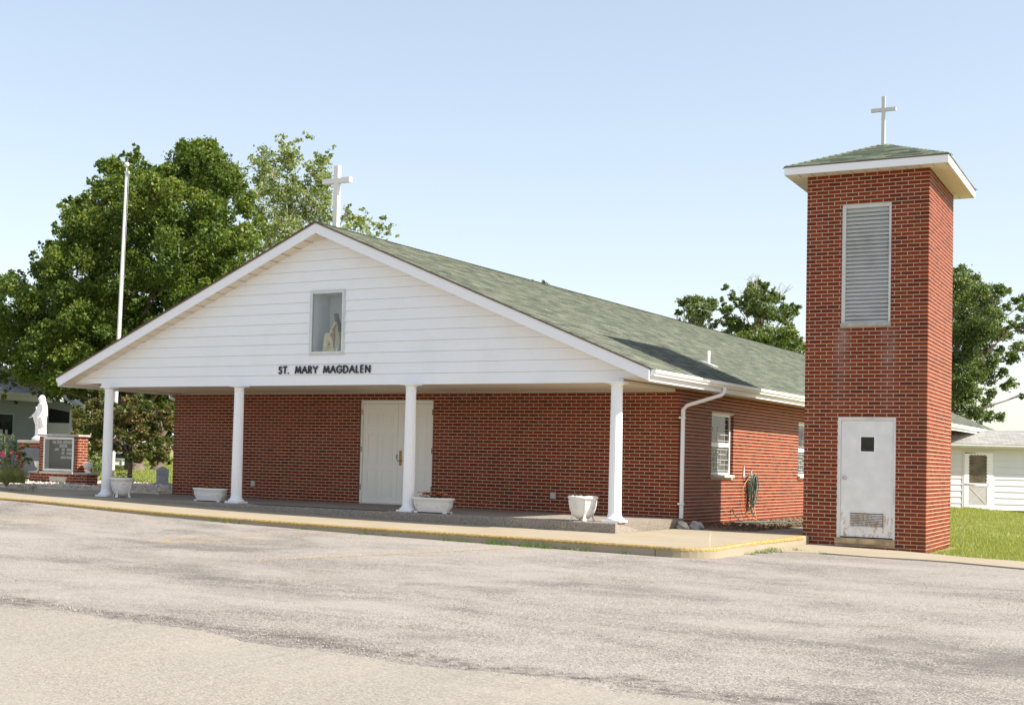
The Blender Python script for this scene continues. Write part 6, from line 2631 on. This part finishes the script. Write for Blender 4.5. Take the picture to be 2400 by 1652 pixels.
# trees above the church roof
TA = [(1601, 708, 14), (1615, 702, 12), (1634, 708, 16), (1624, 723, 18), (1664, 709, 16), (1671, 722, 10), (1655, 720, 12), (1594, 729, 10), (1585, 734, 5), (1624, 743, 16), (1634, 753, 14), (1648, 739, 14), (1587, 753, 8), (1611, 760, 9), (1641, 767, 12), (1664, 746, 8), (1673, 762, 9), (1600, 775, 16), (1630, 785, 18), (1660, 790, 18)]
TB = [(1699, 673, 9), (1692, 702, 7), (1715, 687, 8), (1718, 701, 9), (1729, 708, 12), (1699, 725, 12), (1711, 724, 10), (1696, 711, 6), (1762, 671, 12), (1780, 664, 10), (1796, 666, 8), (1760, 687, 16), (1781, 683, 16), (1794, 676, 10), (1813, 685, 10), (1817, 699, 16), (1799, 702, 16), (1748, 697, 12), (1769, 708, 20), (1829, 701, 9), (1743, 718, 14), (1760, 729, 16), (1796, 725, 18), (1778, 732, 18), (1838, 720, 12), (1855, 720, 12), (1874, 723, 9), (1848, 732, 16), (1866, 732, 10), (1822, 736, 16), (1839, 746, 16), (1804, 743, 14), (1708, 746, 14), (1725, 757, 18), (1699, 757, 10), (1683, 753, 8), (1739, 767, 18), (1717, 771, 14), (1778, 757, 14), (1760, 767, 14), (1848, 760, 12), (1700, 790, 18), (1735, 795, 18)]
TC = [(1769, 787, 22), (1796, 781, 22), (1822, 781, 22), (1845, 778, 20), (1855, 787, 16), (1743, 787, 16), (1787, 804, 22), (1813, 806, 24), (1839, 804, 24), (1862, 806, 18), (1875, 813, 16), (1882, 797, 8), (1848, 827, 20), (1875, 830, 18), (1895, 820, 18), (1800, 830, 24), (1830, 850, 26), (1870, 860, 26), (1900, 850, 24)]
TD_ = [(1230, 657, 5), (1245, 662, 6), (1262, 665, 8), (1274, 664, 7), (1288, 672, 8), (1302, 678, 6), (1320, 685, 4), (1268, 685, 14), (1295, 692, 14), (1245, 680, 14)]
for nm, lab, L_, dep, th_, tx, k_, sd2, m_ in (('oak_tree', 'round-topped oak above the roof, leftmost of those beside the vent pipe', TA, 66, 1.2, 1630, 1500, 11, 'leaf_oak'),
                                               ('oak_tree', 'tall ragged oak with bare twigs above the roof, left of the tower', TB, 67, 1.8, 1782, 1500, 13, 'leaf_oak'),
                                               ('broad_shrub_tree', 'dense low green tree above the roof edge against the tower', TC, 62, 1.5, 1835, 900, 15, 'leaf_shrub'),
                                               ('small_tree', 'treetop barely showing over the middle of the ridge', TD_, 66, .8, 1270, 420, 17, 'leaf_shrub')):
    t = thing(nm, lab, 'tree', tuple(at(tx, 1105, dep)))
    cl = local(clumps_px(L_, dep, th_), t)
    foliage('crown', M[m_], cl, k_, .135, t)
    ys_ = min(p[1] for p in L_)
    limbs(t, (0, 0, 0), at(tx, ys_ + 60, dep) - at(tx, 1105, dep), cl, M['bark'], .17, 18, sd2, .012)
    if nm == 'oak_tree' and tx > 1700:
        b = MB()
        rr = random.Random(4)
        o_ = np.array(t.location)
        for (px, py, qx, qy) in ((1772, 690, 1770, 640), (1772, 690, 1758, 648), (1770, 660, 1782, 643), (1768, 668, 1750, 655), (1829, 700, 1850, 668), (1838, 686, 1848, 672), (1835, 690, 1858, 672), (1829, 700, 1824, 672), (1745, 700, 1735, 684), (1600, 735, 1580, 752)):
            A, B_ = at(px, py, 67) - o_, at(qx, qy, 67) - o_
            b.tube([A, (A + B_) / 2 + np.array([.06, 0, .05]), B_], [.02, .013, .006], 5)
            for _ in range(5):
                s_ = A + (B_ - A) * rr.uniform(.3, .95)
                b.tube([s_, s_ + np.array([rr.uniform(-.3, .3), rr.uniform(-.3, .3), rr.uniform(.05, .4)])], [.008, .004], 4)
        tag(b.build('bare_twigs', M['bark_pale'], t), kind='stuff')

# small red-tipped tree beside the porch
stree = thing('red_tipped_tree', 'small round tree with red-tipped leaves seen through the left porch bay', 'tree', (-17.08, 3.62, .2))
SM = []
POLY = [(172, 985), (180, 955), (215, 950), (240, 930), (262, 940), (300, 935), (330, 925), (352, 950), (380, 955), (402, 950), (408, 1000), (405, 1060), (395, 1085), (365, 1082), (350, 1070), (320, 1082), (290, 1062), (262, 1075), (240, 1060), (225, 1075), (205, 1060), (190, 1030), (176, 1015)]
while len(SM) < 120:
    px, py = rng.uniform(170, 410), rng.uniform(922, 1090)
    if in_poly(px, py, POLY):
        SM.append((px, py, rng.uniform(9, 17)))
SM += [(176, 962, 7), (184, 950, 6), (205, 948, 7), (240, 930, 7), (248, 924, 5), (330, 925, 7), (318, 935, 8), (345, 948, 7), (402, 950, 7), (360, 1085, 8), (320, 1078, 8), (330, 1060, 10), (398, 1082, 8), (385, 1068, 9)]
cl = local(clumps_px(SM, 38, 1.2), stree)
foliage('crown', M['leaf_red'], cl, 4200, .085, stree, .5)
b = MB()
b.tube([(0, 0, -.1), (.02, 0, .5), (-.02, .03, .95), (.0, 0, 1.5), (.05, 0, 2.1)], [.085, .06, .055, .045, .02], 10)
b.build('trunk', M['bark'], stree)
b = MB()
for c, r in random.sample(cl, 8):
    s_ = np.array([0, 0, random.uniform(.7, 1.3)])
    b.tube([s_, (s_ + c) / 2 + np.array([0, 0, .05]), c], [.03, .02, .008], 6)
b.build('limbs', M['bark'], stree)

# green bush between the sign and the first column, dark hedge and bushes behind
def bush(name, label, lst, dep, th_, mat, k_, size, cat='bush', base=None, group=None):
    bp = at(base[0], base[1], dep)
    t = thing(name, label, cat, tuple(bp), 0, group)
    cl = local(clumps_px(lst, dep, th_), t)
    foliage('leaves', M[mat], cl, k_, size, t, .4)
    b = MB()
    for c, r in cl[::2]:
        b.tube([(0, 0, -.05), c * .5 + np.array([0, 0, .05]), c], [.02, .014, .006], 5)
    b.build('stems', M['bark'], t)
    return t


bush('green_bush', 'bright green bush between the brick sign and the leftmost column', [(212, 1060, 14), (222, 1075, 14), (232, 1090, 13), (215, 1095, 13), (225, 1110, 12), (236, 1112, 11), (215, 1078, 12), (238, 1065, 12), (228, 1125, 9), (212, 1118, 10), (205, 1045, 12), (196, 1035, 10), (188, 1020, 9)], 37, .5, 'leaf_shrub', 1700, .075, base=(222, 1132))
HL = [(x, y, 26) for x in range(165, 460, 22) for y in (905, 940, 975, 1010)] + [(x, 1040, 20) for x in range(165, 250, 20)]
bush('dark_hedge', 'dark overgrown hedge behind the small red-tipped tree', HL, 58, 1.5, 'leaf_dark', 330, .2, 'hedge', base=(270, 1090))
bush('far_tree', 'dull green tree at the left picture edge beyond the maple', [(0, 690, 24), (-20, 710, 30), (10, 715, 20), (-10, 745, 26), (12, 745, 18), (-40, 760, 40), (-20, 800, 40)], 75, 2, 'leaf_dark', 260, .22, 'tree', base=(-20, 1080))

# rose bush and the lavender-like grass tuft
rb = bush('rose_bush', 'rose bush with bright pink blooms in front of the statue pedestal', [(5, 1040, 12), (22, 1022, 9), (10, 1018, 7), (35, 1035, 9), (30, 1048, 13), (48, 1050, 11), (58, 1058, 11), (15, 1060, 14), (38, 1066, 14), (60, 1072, 12), (68, 1078, 8), (20, 1080, 13), (45, 1085, 12), (5, 1090, 14), (30, 1098, 13), (60, 1048, 8), (-10, 1050, 18), (-15, 1080, 20), (12, 1110, 14), (35, 1118, 11), (0, 1120, 12), (22, 1126, 8), (-15, 1112, 16)], 31.5, .35, 'leaf_rose', 1900, .06, base=(15, 1134))
o_ = np.array(rb.location)
for (px, py, r) in ((8, 1069, 9), (2, 1062, 6), (27, 1062, 6), (40, 1070, 5), (37, 1076, 4), (49, 1088, 4), (46, 1048, 4), (43, 1060, 3), (22, 1027, 2.5), (-12, 1065, 7)):
    c = at(px, py, 31.0) - o_
    R_ = r * 31 / FPX
    b = MB()
    for j in range(22):
        d = np.array([rng.normal(), rng.normal(), abs(rng.normal())])
        d /= np.linalg.norm(d)
        p = c + d * R_ * rng.uniform(.2, .9)
        s1 = np.cross(d, [0, .3, 1.0])
        s1 = s1 / (np.linalg.norm(s1) + 1e-6) * R_ * .45
        s2 = np.cross(d, s1) / 1.0
        b.add([p - s1, p - s2 * .8, p + s1, p + s2 * .8], [(0, 1, 2, 3)])
    b.build('rose_bloom', M['petal_pink'], rb)


def blades(name, pts, hmin, hmax, wid, mat, parent=None, lean=.35, seg=False):
    n = len(pts)
    P = np.array(pts)
    a_ = rng.uniform(0, 6.28, n)
    h = rng.uniform(hmin, hmax, n)
    d = np.stack([np.cos(a_), np.sin(a_), np.zeros(n)], 1)
    t = np.stack([rng.normal(0, lean, n), rng.normal(0, lean, n), np.ones(n)], 1) * h[:, None]
    w = wid * rng.uniform(.6, 1.3, n)[:, None]
    V = np.stack([P - d * w, P + d * w, P + t], 1).reshape(-1, 3)
    return mass_mesh(name, V, np.arange(3 * n).reshape(n, 3), np.clip(rng.normal(.5, .25, n), 0, 1), mat, parent)


gt = thing('ornamental_grass', 'clump of brownish green grass spikes at the foot of the rose bush', 'grass clump', tuple(at(38, 1128, 30.6)))
o_ = np.array(gt.location)
pts = []
for _ in range(800):
    p = at(rng.uniform(-4, 58), 1128, 30.6 + rng.uniform(-.25, .25)) - o_
    pts.append((p[0], p[1], -.03))
M['straw'] = mat_leaf('straw_blades', [(.09, .13, .03), (.15, .19, .05), (.20, .20, .08), (.24, .18, .09)], .3)
blades('spikes', pts, .12, .48, .006, M['straw'], gt, .38)

# lawn on the right, grass patch on the left
pts = []
while len(pts) < 60000:
    px = rng.uniform(2130, 2430)
    dep = 20 + 28 * rng.random() ** 1.25
    d0 = at(px, 1120, dep)
    x, y = d0[0], d0[1]
    if y < -.2 and x < 4.95:
        continue
    if y < np.interp(x, [4.3, 4.9, 6.4, 30], [-.0, -.66, -1.05, -1.95]):
        continue
    if 2.3 < x < 4.45 and 0 < y < 3.0:
        continue
    patch = math.exp(-((x - 4.35) ** 2 / .5 + (y - 9.6) ** 2 / 2.5))
    patch = max(patch, .55 * (math.sin(x * 2.3 + y * .9) * math.sin(y * 1.1 - x * .7) > .72))
    if rng.random() < patch * .9:
        continue
    pts.append((x, y, ground_z(x, y) - .005))
tag(blades('lawn_grass', pts, .03, .085, .008, M['blade']), kind='stuff')
pts = []
while len(pts) < 26000:
    px = rng.uniform(235, 410)
    dep = 36 + 40 * rng.random() ** 1.3
    d0 = at(px, 1120, dep)
    x, y = d0[0], d0[1]
    if in_poly(x, y, GRAV) or x > -12.5:
        continue
    pts.append((x, y, ground_z(x, y) - .005))
tag(blades('meadow_grass', pts, .04, .13, .02, M['blade']), kind='stuff')

# weeds at the foot of the kerb
WE = [(-10.4, .5), (-7.95, .6), (-6.6, .9), (-6.3, 1.0), (-6.0, .8), (-3.35, .9), (-3.0, .7), (-1.75, 1.1), (-1.5, .9), (-.95, 1.4), (-.75, 1.2), (-.3, 1.6), (-.05, 1.3), (.3, .8), (.62, 1.0), (1.25, .7), (-4.6, .5), (-9.0, .5)]
for (x, s_) in WE:
    y = -5.47 - .03 * s_
    t = thing('weed', 'small green weed tuft rooted in the gap below the yellow kerb edge', 'weed', (x, y, hl(x, y)), 0, 'weeds along the kerb foot')
    pts = [(rng.normal(0, .06 * s_), rng.normal(0, .03), 0) for _ in range(int(46 * s_))]
    blades('blades', pts, .02 * s_, .07 * s_, .006, M['weed'], t, .6)
for (x, y, s_) in ((2.52, -3.6, 1.0), (2.53, -3.1, 1.2), (2.54, -2.6, 1.6), (2.52, -2.3, 1.1), (2.8, -2.05, 1.2), (3.2, -2.1, .8)):
    t = thing('weed', 'small green weed tuft between the raised walk corner and the tower', 'weed', (x, y, hl(x, y)), 0, 'weeds beside the tower apron')
    pts = [(rng.normal(0, .06 * s_), rng.normal(0, .06), 0) for _ in range(int(50 * s_))]
    blades('blades', pts, .02 * s_, .07 * s_, .006, M['weed'], t, .6)
t = thing('weed', 'tall broad-leaved weed at the left end of the walk before the gravel', 'weed', (-13.6, -3.35, .15))
b = MB()
for k in range(7):
    x, y = rng.normal(0, .12), rng.normal(0, .1)
    h_ = rng.uniform(.1, .3)
    b.tube([(x, y, 0), (x + .02, y, h_)], [.004, .002], 4)
    for j in range(6):
        w = rng.uniform(0, 6.28)
        z = h_ * rng.uniform(.3, 1)
        d = np.array([math.cos(w), math.sin(w), .3]) * .07
        sd = np.array([-math.sin(w), math.cos(w), 0]) * .02
        p0 = np.array([x, y, z])
        b.add([p0, p0 + d * .5 + sd, p0 + d, p0 + d * .5 - sd], [(0, 1, 2, 3)])
b.build('leaves', M['weed'], t)

# overhead wire at the left
b = MB()
b.tube([at(-60, 672, 58), at(120, 678, 57), at(300, 671, 56), at(420, 660, 55)], .012, 5)
tag(b.build('overhead_wire', M['black']), 'thin dark overhead wire crossing before the maple crown', 'wire')
